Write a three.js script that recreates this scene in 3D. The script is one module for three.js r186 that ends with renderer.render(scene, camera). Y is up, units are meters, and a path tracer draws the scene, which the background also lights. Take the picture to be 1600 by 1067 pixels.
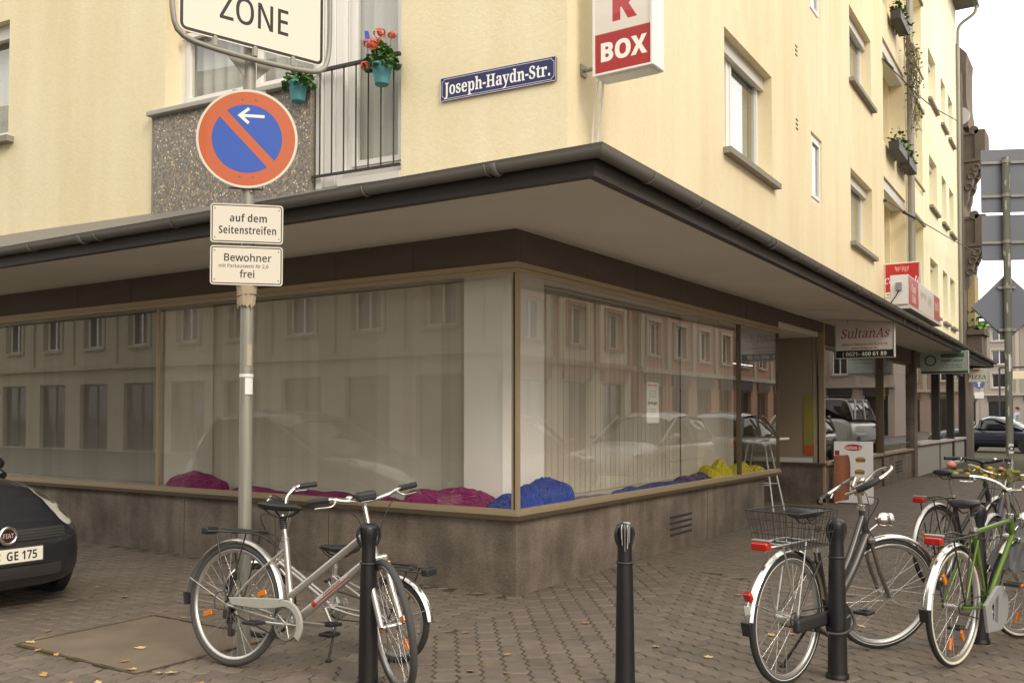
import * as THREE from 'three';
import { mergeGeometries, mergeVertices, toCreasedNormals } from 'three/addons/utils/BufferGeometryUtils.js';
import { RoundedBoxGeometry } from 'three/addons/geometries/RoundedBoxGeometry.js';
import { MarchingCubes } from 'three/addons/objects/MarchingCubes.js';

// ---------- camera, sky, sun, exposure ----------
const scene = new THREE.Scene();
const camera = new THREE.PerspectiveCamera(40.23, 1600 / 1067, 0.05, 600);
camera.position.set(4.045, 1.45, 6.237);
camera.rotation.order = 'YXZ';
camera.rotation.set(THREE.MathUtils.degToRad(1.5), THREE.MathUtils.degToRad(33.2), 0);
camera.setViewOffset(1600, 1067, 0, -75.5, 1600, 1067);
scene.add(camera);
const EXPOSURE = 1.2;
{ // overcast sky, a little brighter overhead, warm white
  const W = 64, H = 32, d = new Float32Array(W * H * 4);
  for (let y = 0; y < H; y++) for (let x = 0; x < W; x++) {
    const el = ((y + 0.5) / H - 0.5) * Math.PI, s = Math.max(0, Math.sin(el));
    const b = el < 0 ? 0.6 : 2.15 - 0.75 * s;
    const i = (y * W + x) * 4; d[i] = b * 1.02; d[i + 1] = b * 0.985; d[i + 2] = b * 0.935; d[i + 3] = 1;
  }
  const t = new THREE.DataTexture(d, W, H, THREE.RGBAFormat, THREE.FloatType);
  t.mapping = THREE.EquirectangularReflectionMapping; t.magFilter = t.minFilter = THREE.LinearFilter; t.needsUpdate = true;
  scene.background = t; scene.environment = t;
}
const sun = new THREE.DirectionalLight(0xfff0d8, 1.5);
sun.position.set(34, 26, 8); sun.target.position.set(0, 0, -5);
sun.castShadow = true; sun.shadow.radius = 40; sun.shadow.mapSize.set(2048, 2048);
Object.assign(sun.shadow.camera, { left: -40, right: 40, top: 40, bottom: -40, near: 1, far: 120 });
scene.add(sun, sun.target);
const renderer = new THREE.WebGLRenderer({ antialias: true });
renderer.setSize(1024, 682);
renderer.toneMapping = THREE.LinearToneMapping;
renderer.toneMappingExposure = EXPOSURE;
renderer.shadowMap.enabled = true;

// ---------- helpers ----------
let seed = 12345;
const rnd = () => { seed = (seed * 1664525 + 1013904223) >>> 0; return seed / 4294967296; };
const rr = (a, b) => a + (b - a) * rnd();
const V = (x, y, z) => new THREE.Vector3(x, y, z);
const R = THREE.MathUtils.degToRad;
const names = {};
const numbered = n => { const k = names[n] = (names[n] ?? -1) + 1; return k ? `${n}_${String(k).padStart(3, '0')}` : n; };
function shade(o) { o.traverse?.(c => { if (c.isMesh) { c.castShadow = true; c.receiveShadow = true; } }); return o; }
function info(o, label, category, group, kind) {
  if (label) o.userData.label = label; if (category) o.userData.category = category;
  if (group) o.userData.group = group; if (kind) o.userData.kind = kind; return o;
}
function thing(name, label, category, pos = [0, 0, 0], turn = 0, group) {
  const o = new THREE.Group(); o.name = numbered(name); o.position.set(...pos); o.rotation.y = turn;
  scene.add(o); return info(o, label, category, group);
}
const flat = g => Array.isArray(g) ? g.flat(9).filter(Boolean) : [g];
function join(gs) {
  gs = flat(gs); if (gs.length === 1) return gs[0];
  return mergeGeometries(gs.map(g => {
    const q = g.index ? g.toNonIndexed() : g.clone();
    if (!q.attributes.uv) q.setAttribute('uv', new THREE.BufferAttribute(new Float32Array(q.attributes.position.count * 2), 2));
    if (!q.attributes.normal) q.computeVertexNormals();
    for (const k of Object.keys(q.attributes)) if (!['position', 'normal', 'uv'].includes(k)) q.deleteAttribute(k);
    q.morphAttributes = {}; q.groups = []; return q;
  }));
}
function part(name, geos, mat, parent = scene, label) {
  const m = new THREE.Mesh(join(geos), mat); m.name = name; m.castShadow = m.receiveShadow = true;
  if (parent === scene) m.name = numbered(name);
  parent.add(m); if (label) m.userData.label = label; return m;
}
function uvm(g) { // metres, by dominant axis
  g = g.index ? g.toNonIndexed() : g;
  g.computeVertexNormals();
  const p = g.attributes.position, n = g.attributes.normal, uv = new Float32Array(p.count * 2);
  for (let i = 0; i < p.count; i++) {
    const ax = Math.abs(n.getX(i)), ay = Math.abs(n.getY(i)), az = Math.abs(n.getZ(i));
    if (ay > ax && ay > az) { uv[2 * i] = p.getX(i); uv[2 * i + 1] = p.getZ(i); }
    else if (ax > az) { uv[2 * i] = p.getZ(i); uv[2 * i + 1] = p.getY(i); }
    else { uv[2 * i] = p.getX(i); uv[2 * i + 1] = p.getY(i); }
  }
  g.setAttribute('uv', new THREE.BufferAttribute(uv, 2)); return g;
}
const bx = (x0, x1, y0, y1, z0, z1) => { const g = new THREE.BoxGeometry(Math.abs(x1 - x0), Math.abs(y1 - y0), Math.abs(z1 - z0)); g.translate((x0 + x1) / 2, (y0 + y1) / 2, (z0 + z1) / 2); return uvm(g); };
const rb = (w, h, d, r, x = 0, y = 0, z = 0) => { const g = new RoundedBoxGeometry(w, h, d, 2, r); g.translate(x, y, z); return g; };
function bar(a, b, r, r2 = r, seg = 10) {
  const d = b.clone().sub(a), l = d.length(), g = new THREE.CylinderGeometry(r2, r, l, seg, 1);
  g.translate(0, l / 2, 0); g.applyQuaternion(new THREE.Quaternion().setFromUnitVectors(V(0, 1, 0), d.normalize())); g.translate(a.x, a.y, a.z); return g;
}
const tube = (pts, r, n = 24, seg = 8, closed = false) => new THREE.TubeGeometry(new THREE.CatmullRomCurve3(pts, closed, 'centripetal'), n, r, seg, closed);
const disc = (r, d, x, y, z, axis = 'z', seg = 24) => { const g = new THREE.CylinderGeometry(r, r, d, seg); if (axis === 'z') g.rotateX(Math.PI / 2); if (axis === 'x') g.rotateZ(Math.PI / 2); g.translate(x, y, z); return g; };
const ball = (r, x, y, z, sx = 1, sy = 1, sz = 1, n = 12) => { const g = new THREE.SphereGeometry(r, n, Math.max(6, n * 0.7 | 0)); g.scale(sx, sy, sz); g.translate(x, y, z); return g; };
function ext(pts, depth, bevel = 0, holes = []) {
  const s = pts instanceof THREE.Shape ? pts : new THREE.Shape(pts.map(p => new THREE.Vector2(p[0], p[1])));
  for (const h of holes) s.holes.push(new THREE.Path(h.map(p => new THREE.Vector2(p[0], p[1]))));
  return new THREE.ExtrudeGeometry(s, { depth, bevelEnabled: bevel > 0, bevelSize: bevel, bevelThickness: bevel, bevelSegments: 1, curveSegments: 10 });
}
const rect = (x0, x1, y0, y1) => [[x0, y0], [x1, y0], [x1, y1], [x0, y1]];
function rrect(w, h, r) {
  const s = new THREE.Shape(), x = -w / 2, y = -h / 2;
  s.moveTo(x + r, y); s.lineTo(x + w - r, y); s.quadraticCurveTo(x + w, y, x + w, y + r); s.lineTo(x + w, y + h - r); s.quadraticCurveTo(x + w, y + h, x + w - r, y + h);
  s.lineTo(x + r, y + h); s.quadraticCurveTo(x, y + h, x, y + h - r); s.lineTo(x, y + r); s.quadraticCurveTo(x, y, x + r, y); return s;
}
function loft(secs, closeRing = false, caps = false) { // secs: arrays of Vector3 of equal length
  const n = secs[0].length, m = secs.length, pos = [], uv = [], idx = [];
  secs.forEach((s, i) => s.forEach((p, j) => { pos.push(p.x, p.y, p.z); uv.push(j / (n - 1), i / (m - 1)); }));
  const k = closeRing ? n : n - 1;
  for (let i = 0; i < m - 1; i++) for (let j = 0; j < k; j++) {
    const a = i * n + j, b = i * n + (j + 1) % n, c = a + n, d = (i + 1) * n + (j + 1) % n;
    idx.push(a, b, c, b, d, c);
  }
  if (caps) for (const i of [0, m - 1]) {
    const c = pos.length / 3, q = secs[i].reduce((s, p) => s.add(p), V(0, 0, 0)).divideScalar(n);
    pos.push(q.x, q.y, q.z); uv.push(0.5, 0.5);
    for (let j = 0; j < k; j++) { const a = i * n + j, b = i * n + (j + 1) % n; i ? idx.push(a, b, c) : idx.push(b, a, c); }
  }
  const g = new THREE.BufferGeometry();
  g.setAttribute('position', new THREE.Float32BufferAttribute(pos, 3)); g.setAttribute('uv', new THREE.Float32BufferAttribute(uv, 2));
  g.setIndex(idx); g.computeVertexNormals(); return g;
}
const mv = (g, x, y, z) => { g.translate(x, y, z); return g; };
const ap = (gs, m) => flat(gs).map(g => { g.applyMatrix4(m); return g; });

// noise
const hash = (x, y, s = 0) => { let n = (x * 374761393 + y * 668265263 + s * 2147483647) | 0; n = Math.imul(n ^ (n >>> 13), 1274126177); return ((n ^ (n >>> 16)) >>> 0) / 4294967296; };
function vn(x, y, per = 0, s = 0) {
  const xi = Math.floor(x), yi = Math.floor(y), fx = x - xi, fy = y - yi, w = k => per ? ((k % per) + per) % per : k;
  const u = fx * fx * (3 - 2 * fx), v = fy * fy * (3 - 2 * fy), h = (i, j) => hash(w(i), w(j), s);
  return (h(xi, yi) * (1 - u) + h(xi + 1, yi) * u) * (1 - v) + (h(xi, yi + 1) * (1 - u) + h(xi + 1, yi + 1) * u) * v;
}
const fbm = (x, y, per, o = 4, s = 0) => { let a = 0, w = 0.5, t = 0; for (let i = 0; i < o; i++) { a += w * vn(x, y, per, s + i); t += w; x *= 2; y *= 2; per *= 2; w *= 0.5; } return a / t; };
function tex(w, h, fn, srgb = true, size = [1, 1], nearest = false) { // fn(u,v)->[r,g,b] 0..1
  const d = new Uint8Array(w * h * 4);
  for (let y = 0; y < h; y++) for (let x = 0; x < w; x++) {
    const c = fn((x + 0.5) / w, (y + 0.5) / h, x, y), i = (y * w + x) * 4;
    for (let k = 0; k < 3; k++) d[i + k] = Math.max(0, Math.min(255, (Array.isArray(c) ? c[k] : c) * 255)); d[i + 3] = 255;
  }
  const t = new THREE.DataTexture(d, w, h); t.wrapS = t.wrapT = THREE.RepeatWrapping;
  t.magFilter = nearest ? THREE.NearestFilter : THREE.LinearFilter; t.minFilter = nearest ? THREE.NearestFilter : THREE.LinearMipmapLinearFilter;
  t.generateMipmaps = !nearest; if (srgb) t.colorSpace = THREE.SRGBColorSpace; t.repeat.set(1 / size[0], 1 / size[1]); t.needsUpdate = true; return t;
}
function canvasTex(w, h, draw) {
  const c = document.createElement('canvas'); c.width = w; c.height = h; draw(c.getContext('2d'), w, h);
  const t = new THREE.CanvasTexture(c); t.colorSpace = THREE.SRGBColorSpace; t.anisotropy = 8; return t;
}
const mat = (c, rough = 0.7, o = {}) => new THREE.MeshStandardMaterial({ color: Array.isArray(c) ? new THREE.Color().setRGB(...c) : c, roughness: rough, ...o });
const DS = THREE.DoubleSide;
const lerp = (a, b, t) => a.map((x, i) => x + (b[i] - x) * t);

// ---------- materials ----------
const stuccoBump = tex(256, 256, (u, v) => fbm(u * 32, v * 32, 32, 3, 3), false, [0.5, 0.5]);
const stuccoMap = (a, b, s) => tex(512, 512, (u, v) => {
  const big = fbm(u * 3, v * 3, 3, 4, s), streak = fbm(u * 24, v * 2, 24, 3, s + 9), fine = vn(u * 256, v * 256, 256, s);
  return lerp(a, b, Math.min(1, Math.max(0, big * 1.1 + (streak - 0.5) * 1.1 - 0.2 + (fine - 0.5) * 0.35)));
}, true, [6, 6]);
const M = {};
M.yellow = mat(0xffffff, 0.92, { map: stuccoMap([0.915, 0.868, 0.735], [0.865, 0.805, 0.655], 11), bumpMap: stuccoBump, bumpScale: 0.0013 });
M.yellow2 = mat(0xffffff, 0.92, { map: stuccoMap([0.95, 0.925, 0.80], [0.91, 0.875, 0.73], 41), bumpMap: stuccoBump, bumpScale: 0.0013 });
M.reveal = mat([0.62, 0.54, 0.33], 0.9);
M.white = mat([0.78, 0.76, 0.72], 0.45);
M.trim = mat([0.6, 0.58, 0.53], 0.5);
M.stoneSill = mat([0.26, 0.24, 0.2], 0.85);
M.zinc = mat([0.19, 0.178, 0.16], 0.55, { metalness: 0.3 });
M.darkMetal = mat([0.05, 0.045, 0.042], 0.5, { metalness: 0.4 });
M.soffit = mat(0xffffff, 0.9, { map: tex(256, 256, (u, v) => lerp([0.94, 0.915, 0.87], [0.89, 0.86, 0.81], fbm(u * 5, v * 5, 5, 4, 5)), true, [4, 4]) });
M.fascia = mat(0xffffff, 0.6, { map: tex(256, 256, (u, v) => lerp([0.43, 0.365, 0.325], [0.37, 0.315, 0.28], fbm(u * 4, v * 16, 4, 4, 6)), true, [1.5, 1.5]) });
M.brass = mat([0.48, 0.39, 0.26], 0.35, { metalness: 0.45 });
M.brassDark = mat([0.12, 0.09, 0.055], 0.5, { metalness: 0.4 });
const glassO = { roughness: 0, transmission: 1, thickness: 0, ior: 1.45, side: DS };
M.glass = new THREE.MeshPhysicalMaterial({ color: new THREE.Color().setRGB(0.97, 0.97, 0.96), ...glassO });
M.winGlass = new THREE.MeshPhysicalMaterial({ color: new THREE.Color().setRGB(0.8, 0.84, 0.84), ...glassO, ior: 2.2 });
M.plinth = mat(0xffffff, 0.78, {
  map: tex(512, 512, (u, v) => {
    const f = fbm(u * 4, v * 4, 4, 5, 21), st = fbm(u * 20, v * 3, 20, 3, 27), sp = vn(u * 200, v * 200, 200, 5);
    const c = lerp([0.56, 0.51, 0.455], [0.34, 0.305, 0.27], Math.min(1, Math.max(0, f * 1.0 + (st - 0.5) * 0.7 + 0.0 + 0.6 * Math.max(0, fbm(u * 3, v * 3, 3, 4, 33) - 0.5))));
    return c.map(x => x + (sp - 0.5) * 0.09);
  }, true, [2.4, 1.2]), bumpMap: stuccoBump, bumpScale: 0.002
});
M.plinth2 = mat([0.24, 0.22, 0.19], 0.85, { bumpMap: stuccoBump, bumpScale: 0.002 });
M.curtain = mat([0.42, 0.385, 0.31], 0.95, { side: DS });
M.slat = [0.0, 0.03, -0.03, 0.05].map(d => mat([0.62 + d, 0.575 + d, 0.49 + d], 0.9));
M.lace = mat([0.62, 0.6, 0.56], 0.95, { side: DS });
M.interior = mat([0.3, 0.28, 0.24], 0.9);
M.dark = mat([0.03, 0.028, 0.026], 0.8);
M.black = mat([0.02, 0.02, 0.022], 0.55);
M.rubber = mat([0.025, 0.024, 0.023], 0.8);
M.chrome = mat([0.72, 0.7, 0.67], 0.22, { metalness: 1 });
M.alu = mat([0.56, 0.55, 0.53], 0.38, { metalness: 0.9 });
M.galv = mat(0xffffff, 0.55, { metalness: 0.35, map: tex(128, 128, (u, v) => { const f = fbm(u * 6, v * 6, 6, 4, 77); return lerp([0.66, 0.65, 0.61], [0.52, 0.51, 0.47], f); }, true, [0.4, 0.4]) });
M.redLens = new THREE.MeshPhysicalMaterial({ color: 0xb01512, roughness: 0.15, clearcoat: 1 });
M.orange = new THREE.MeshPhysicalMaterial({ color: 0xe07a10, roughness: 0.25, clearcoat: 0.6 });
M.leaf = [0x3f6b24, 0x557f2e, 0x2e5220].map(c => mat(c, 0.7, { side: DS }));
M.asphalt = mat(0xffffff, 0.95, { map: tex(256, 256, (u, v) => { const a = 0.38 + 0.1 * fbm(u * 8, v * 8, 8, 4, 31) + (vn(u * 200, v * 200, 200, 3) - 0.5) * 0.08; return [a, a * 0.97, a * 0.92]; }, true, [3, 3]) });
const paverTex = s => tex(128, 128, (u, v) => { const a = fbm(u * 6, v * 6, 6, 4, s), b = vn(u * 100, v * 100, 100, s); return lerp([0.465, 0.425, 0.385], [0.385, 0.35, 0.312], Math.min(1, Math.max(0, a * 1.2 - 0.1 + (b - 0.5) * 0.45))); }, true, [0.5, 0.5]);
const pt = [paverTex(51), paverTex(52)];
M.paver = [[1, 1, 1], [0.9, 0.89, 0.88], [1.08, 1.06, 1.03], [0.96, 0.93, 0.88], [0.84, 0.84, 0.84]].map((c, i) => mat(c, 0.88, { map: pt[i % 2] }));
M.joint = mat(0xffffff, 1, { map: tex(256, 256, (u, v) => { const m = fbm(u * 7, v * 7, 7, 4, 61); return m > 0.55 ? lerp([0.27, 0.235, 0.19], [0.29, 0.3, 0.13], Math.min(1, (m - 0.55) * 7)) : [0.27, 0.235, 0.19]; }, true, [3, 3]) });
M.winGlassL = new THREE.MeshPhysicalMaterial({ color: new THREE.Color().setRGB(0.95, 0.96, 0.95), ...glassO });
M.tulleBump = tex(256, 256, (u, v) => { const a = Math.abs(fbm(u * 6, v * 6, 6, 3, 5) - 0.5) * 4, b = Math.abs(fbm(u * 14, v * 14, 14, 2, 8) - 0.5) * 3; return Math.min(1, a * 0.65 + b * 0.35); }, false, [0.5, 1]);
M.concrete = mat(0xffffff, 0.9, { map: tex(256, 256, (u, v) => lerp([0.49, 0.44, 0.38], [0.39, 0.345, 0.29], fbm(u * 4, v * 4, 4, 5, 71)), true, [1.2, 1.2]), bumpMap: stuccoBump, bumpScale: 0.001 });

// ---------- ground ----------
info(part('ground', uvm(new THREE.PlaneGeometry(500, 500).rotateX(-Math.PI / 2).translate(0, -0.03, -80)), M.asphalt), 'grey road surface running out to the far houses', 'road', null, 'structure');
const PAV = thing('pavement', 'wavy interlocking grey-brown concrete pavers of the pavement round the shop corner', 'pavement'); PAV.userData.kind = 'structure';
part('joint_bed', uvm(ext([[-14, 8], [5.2, 8], [5.2, -60], [-3, -60], [-14, -20]].map(p => [p[0], -p[1]]), 0.02).rotateX(-Math.PI / 2).translate(0, -0.0258, 0)), M.joint, PAV);
{
  const L = 0.225, W = 0.135, gap = 0.0075, a = 0.0095;
  const wave = t => { const k = (t * 2) % 1; const q = [[0, -1], [0.08, -1], [0.42, 1], [0.58, 1], [0.92, -1], [1, -1]]; for (let i = 0; i < 5; i++) if (k <= q[i + 1][0]) { const f = (k - q[i][0]) / (q[i + 1][0] - q[i][0]); return a * (q[i][1] + (q[i + 1][1] - q[i][1]) * f); } return -a; };
  const ts = [0, 0.04, 0.21, 0.29, 0.46, 0.54, 0.71, 0.79, 0.96, 1];
  function paverGeo(wavy, L, W) {
    const ring = ins => { const r = []; const f = wavy ? wave : () => 0, tt = wavy ? ts : [0, 1]; for (const t of tt) r.push([(t - 0.5) * (L - gap * 0.7 - ins * 2), -W / 2 + gap * 0.75 + ins + f(Math.min(t, 0.9999))]); for (const t of [...tt].reverse()) r.push([(t - 0.5) * (L - gap * 0.7 - ins * 2), W / 2 - gap * 0.75 - ins + f(Math.min(t, 0.9999))]); return r; };
    const top = ring(0.005), mid = ring(0), n = top.length, p = [], ix = [];
    for (const q of top) p.push(q[0], 0, q[1]); for (const q of mid) p.push(q[0], -0.005, q[1]);
    const tri = THREE.ShapeUtils.triangulateShape(top.map(q => new THREE.Vector2(q[0], q[1])), []);
    const g = new THREE.BufferGeometry(); for (const t of tri) ix.push(t[0], t[2], t[1]);
    for (let i = 0; i < n; i++) { const j = (i + 1) % n; ix.push(i, j, n + i, j, n + j, n + i); }
    g.setAttribute('position', new THREE.Float32BufferAttribute(p, 3)); g.setIndex(ix); return g;
  }
  const fwd = R(33.2);
  const variants = [0, 1, 2].map(() => { const g = uvm(paverGeo(true, L, W)); const ox = rnd(), oy = rnd(), u = g.attributes.uv; for (let i = 0; i < u.count; i++) u.setXY(i, u.getX(i) + ox, u.getY(i) + oy); return g; });
  const small = uvm(paverGeo(false, 0.2, 0.1));
  const isIn = (x, z) => (x < -0.13 && z < -0.13 && z > -6.0) || (x < -0.13 && z < -9.25) || (x < -1.8 && z < -0.13);
  const inSlab = (x, z) => x > -1.75 && x < -0.64 && z > 2.05 && z < 2.95;
  const far = (x, z) => z < -2.15 + 0.27 * x;
  const rightZone = (x, z) => x > 1.75 - 0.55 * (1.75 - z) * 0.6 && !far(x, z);
  const place = [];
  function field(theta, L, W, ok, rows, kind) {
    const c = Math.cos(theta), s = Math.sin(theta), N = 170;
    for (let j = -N; j < N; j++) for (let i = -N; i < N; i++) {
      const u = (i + (j & 1) * 0.5) * L, w = j * W, x = u * c + w * s + 1, z = -u * s + w * c;
      if (x < -12 || x > 5 || z > 5.6 || z < -22) continue;
      if (isIn(x, z) || inSlab(x, z) || !ok(x, z)) continue;
      // roughly what the lens could see, with a margin
      const dx = x - 4.045, dz = z - 6.237, d = -Math.sin(fwd) * dx - Math.cos(fwd) * dz, q = Math.cos(fwd) * dx - Math.sin(fwd) * dz;
      if (d < 3.6 || Math.abs(q) > d * 0.62 + 1.2) continue;
      place.push({ x, z, t: theta + rr(-0.012, 0.012), d: Math.abs(q) < d * 0.56 && d > 4.8 ? d : d + 50, kind });
    }
  }
  field(Math.PI / 2, L, W, (x, z) => x < 0.28 && z > 0, 0, 0);
  field(Math.PI / 2 + fwd + R(4), L, W, (x, z) => (x >= 0.2 || z <= 0.06) && !rightZone(x - 0.08, z) && !far(x, z + 0.05), 0, 0);
  field(Math.PI / 2 + fwd + R(34), L, W, (x, z) => x >= 0.25 && rightZone(x + 0.03, z), 0, 0);
  field(0, 0.2, 0.1, (x, z) => far(x, z), 0, 1);
  place.sort((a, b) => a.d - b.d);
  const near = place.filter(p => !p.kind).slice(0, 298); const nearSet = new Set(near);
  for (const p of near) {
    const m = part('paver', variants[rnd() * 3 | 0], M.paver[rnd() * 5 | 0], PAV);
    m.position.set(p.x, rr(-0.003, 0.001), p.z); m.rotation.set(rr(-0.012, 0.012), p.t, rr(-0.01, 0.01));
  }
  const D = new THREE.Object3D(), col = new THREE.Color();
  for (const k of [0, 1]) {
    const rest = place.filter(p => p.kind === k && !nearSet.has(p));
    const im = new THREE.InstancedMesh(k ? small : variants[0], M.paver[0], rest.length); im.name = 'paver'; im.userData.kind = 'stuff';
    rest.forEach((p, i) => { D.position.set(p.x, rr(-0.003, 0.001), p.z); D.rotation.set(rr(-0.012, 0.012), p.t, rr(-0.01, 0.01)); D.updateMatrix(); im.setMatrixAt(i, D.matrix); const b = rr(0.86, 1.08); im.setColorAt(i, col.setRGB(b, b * rr(0.97, 1), b * rr(0.93, 1))); });
    im.receiveShadow = true; PAV.add(im);
  }
  part('concrete_slab', uvm(mv(rb(1.2, 0.02, 0.96, 0.006), -1.19, -0.0055, 2.5)), M.concrete, PAV, 'smooth stained concrete slab let into the pavers');
  part('slab_edge', [bx(-1.812, -1.792, -0.02, 0.005, 2.0, 3.0), bx(-0.588, -0.568, -0.02, 0.005, 2.0, 3.0), bx(-1.812, -0.568, -0.02, 0.005, 1.985, 2.0), bx(-1.812, -0.568, -0.02, 0.005, 3.001, 3.018)], M.brassDark, PAV);
}

// ---------- facade frames ----------
const K = V(0.593, 0, 0.2);
function frameM(right) { const up = V(0, 1, 0), n = right.clone().cross(up).normalize(); return new THREE.Matrix4().makeBasis(right, up, n).setPosition(K); }
const FL = frameM(V(0.99588, 0, -0.09063).normalize()), FR = frameM(V(-0.02792, 0, -0.99961).normalize());
function put(o, F, x = 0, y = 0, z = 0) { o.applyMatrix4(new THREE.Matrix4().multiplyMatrices(F, new THREE.Matrix4().makeTranslation(x, y, z))); return o; }
const pf = (name, geos, m, parent, F, label) => put(part(name, geos, m, parent, label), F);

// window: frame mesh + panes + sill + curtain, in an opening x0..x1, y0..y1 of facade F
function windowAt(B, F, x0, x1, y0, y1, o = {}) {
  const zf = -(o.depth ?? 0.16), w = x1 - x0, h = y1 - y0, t = o.t ?? 0.075, g = [];
  const box = (a, b, c, d, z0 = zf - 0.06, z1 = zf) => bx(a, b, c, d, z0, z1);
  g.push(box(0, t, 0, h), box(w - t, w, 0, h), box(t, w - t, 0, t), box(t, w - t, h - t, h));
  const cuts = o.cuts ?? [], edges = [t, ...cuts, w - t];
  for (const c of cuts) g.push(box(c - 0.045, c + 0.045, t, h - t, zf - 0.055, zf + 0.012));
  const f = part('window', g, M.white, B); put(f, F, x0, y0, 0);
  for (let i = 0; i < edges.length - 1; i++) {
    const a = edges[i] + (i ? 0.045 : 0), b = edges[i + 1] - (i < edges.length - 2 ? 0.045 : 0), s = 0.05;
    part('casement', [box(a + 0.004, a + s, t + 0.004, h - t - 0.004, zf - 0.04, zf + 0.02), box(b - s, b - 0.004, t + 0.004, h - t - 0.004, zf - 0.04, zf + 0.02), box(a + s, b - s, t + 0.004, t + s, zf - 0.04, zf + 0.02), box(a + s, b - s, h - t - s, h - t - 0.004, zf - 0.04, zf + 0.02)], M.white, f);
    part('pane', box(a + s - 0.003, b - s + 0.003, t + s - 0.003, h - t - s + 0.003, zf - 0.012, zf - 0.008), F === FL ? M.winGlassL : M.winGlass, f);
  }
  if (o.sill !== false) part('sill', [bx(-0.06, w + 0.1, -0.07, -0.005, zf, 0.09)], o.sillMat ?? M.stoneSill, f);
  if (o.shutter) part('shutter_box', bx(0.004, w - 0.004, h - 0.16, h - 0.003, zf + 0.025, zf + 0.08), M.trim, f);
  if (o.curtain !== false) {
    const n = Math.ceil(w / 0.05), s0 = [], s1 = [];
    for (let i = 0; i <= n; i++) { const x = 0.03 + (w - 0.06) * i / n, z = zf - 0.12 + 0.02 * Math.sin(i * 1.9) + 0.01 * Math.sin(i * 4.7); s0.push(V(x, 0.02, z)); s1.push(V(x, h + 0.1, z)); }
    part('curtain', loft([s1, s0]), M.lace, f);
  }
  return f;
}

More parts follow.
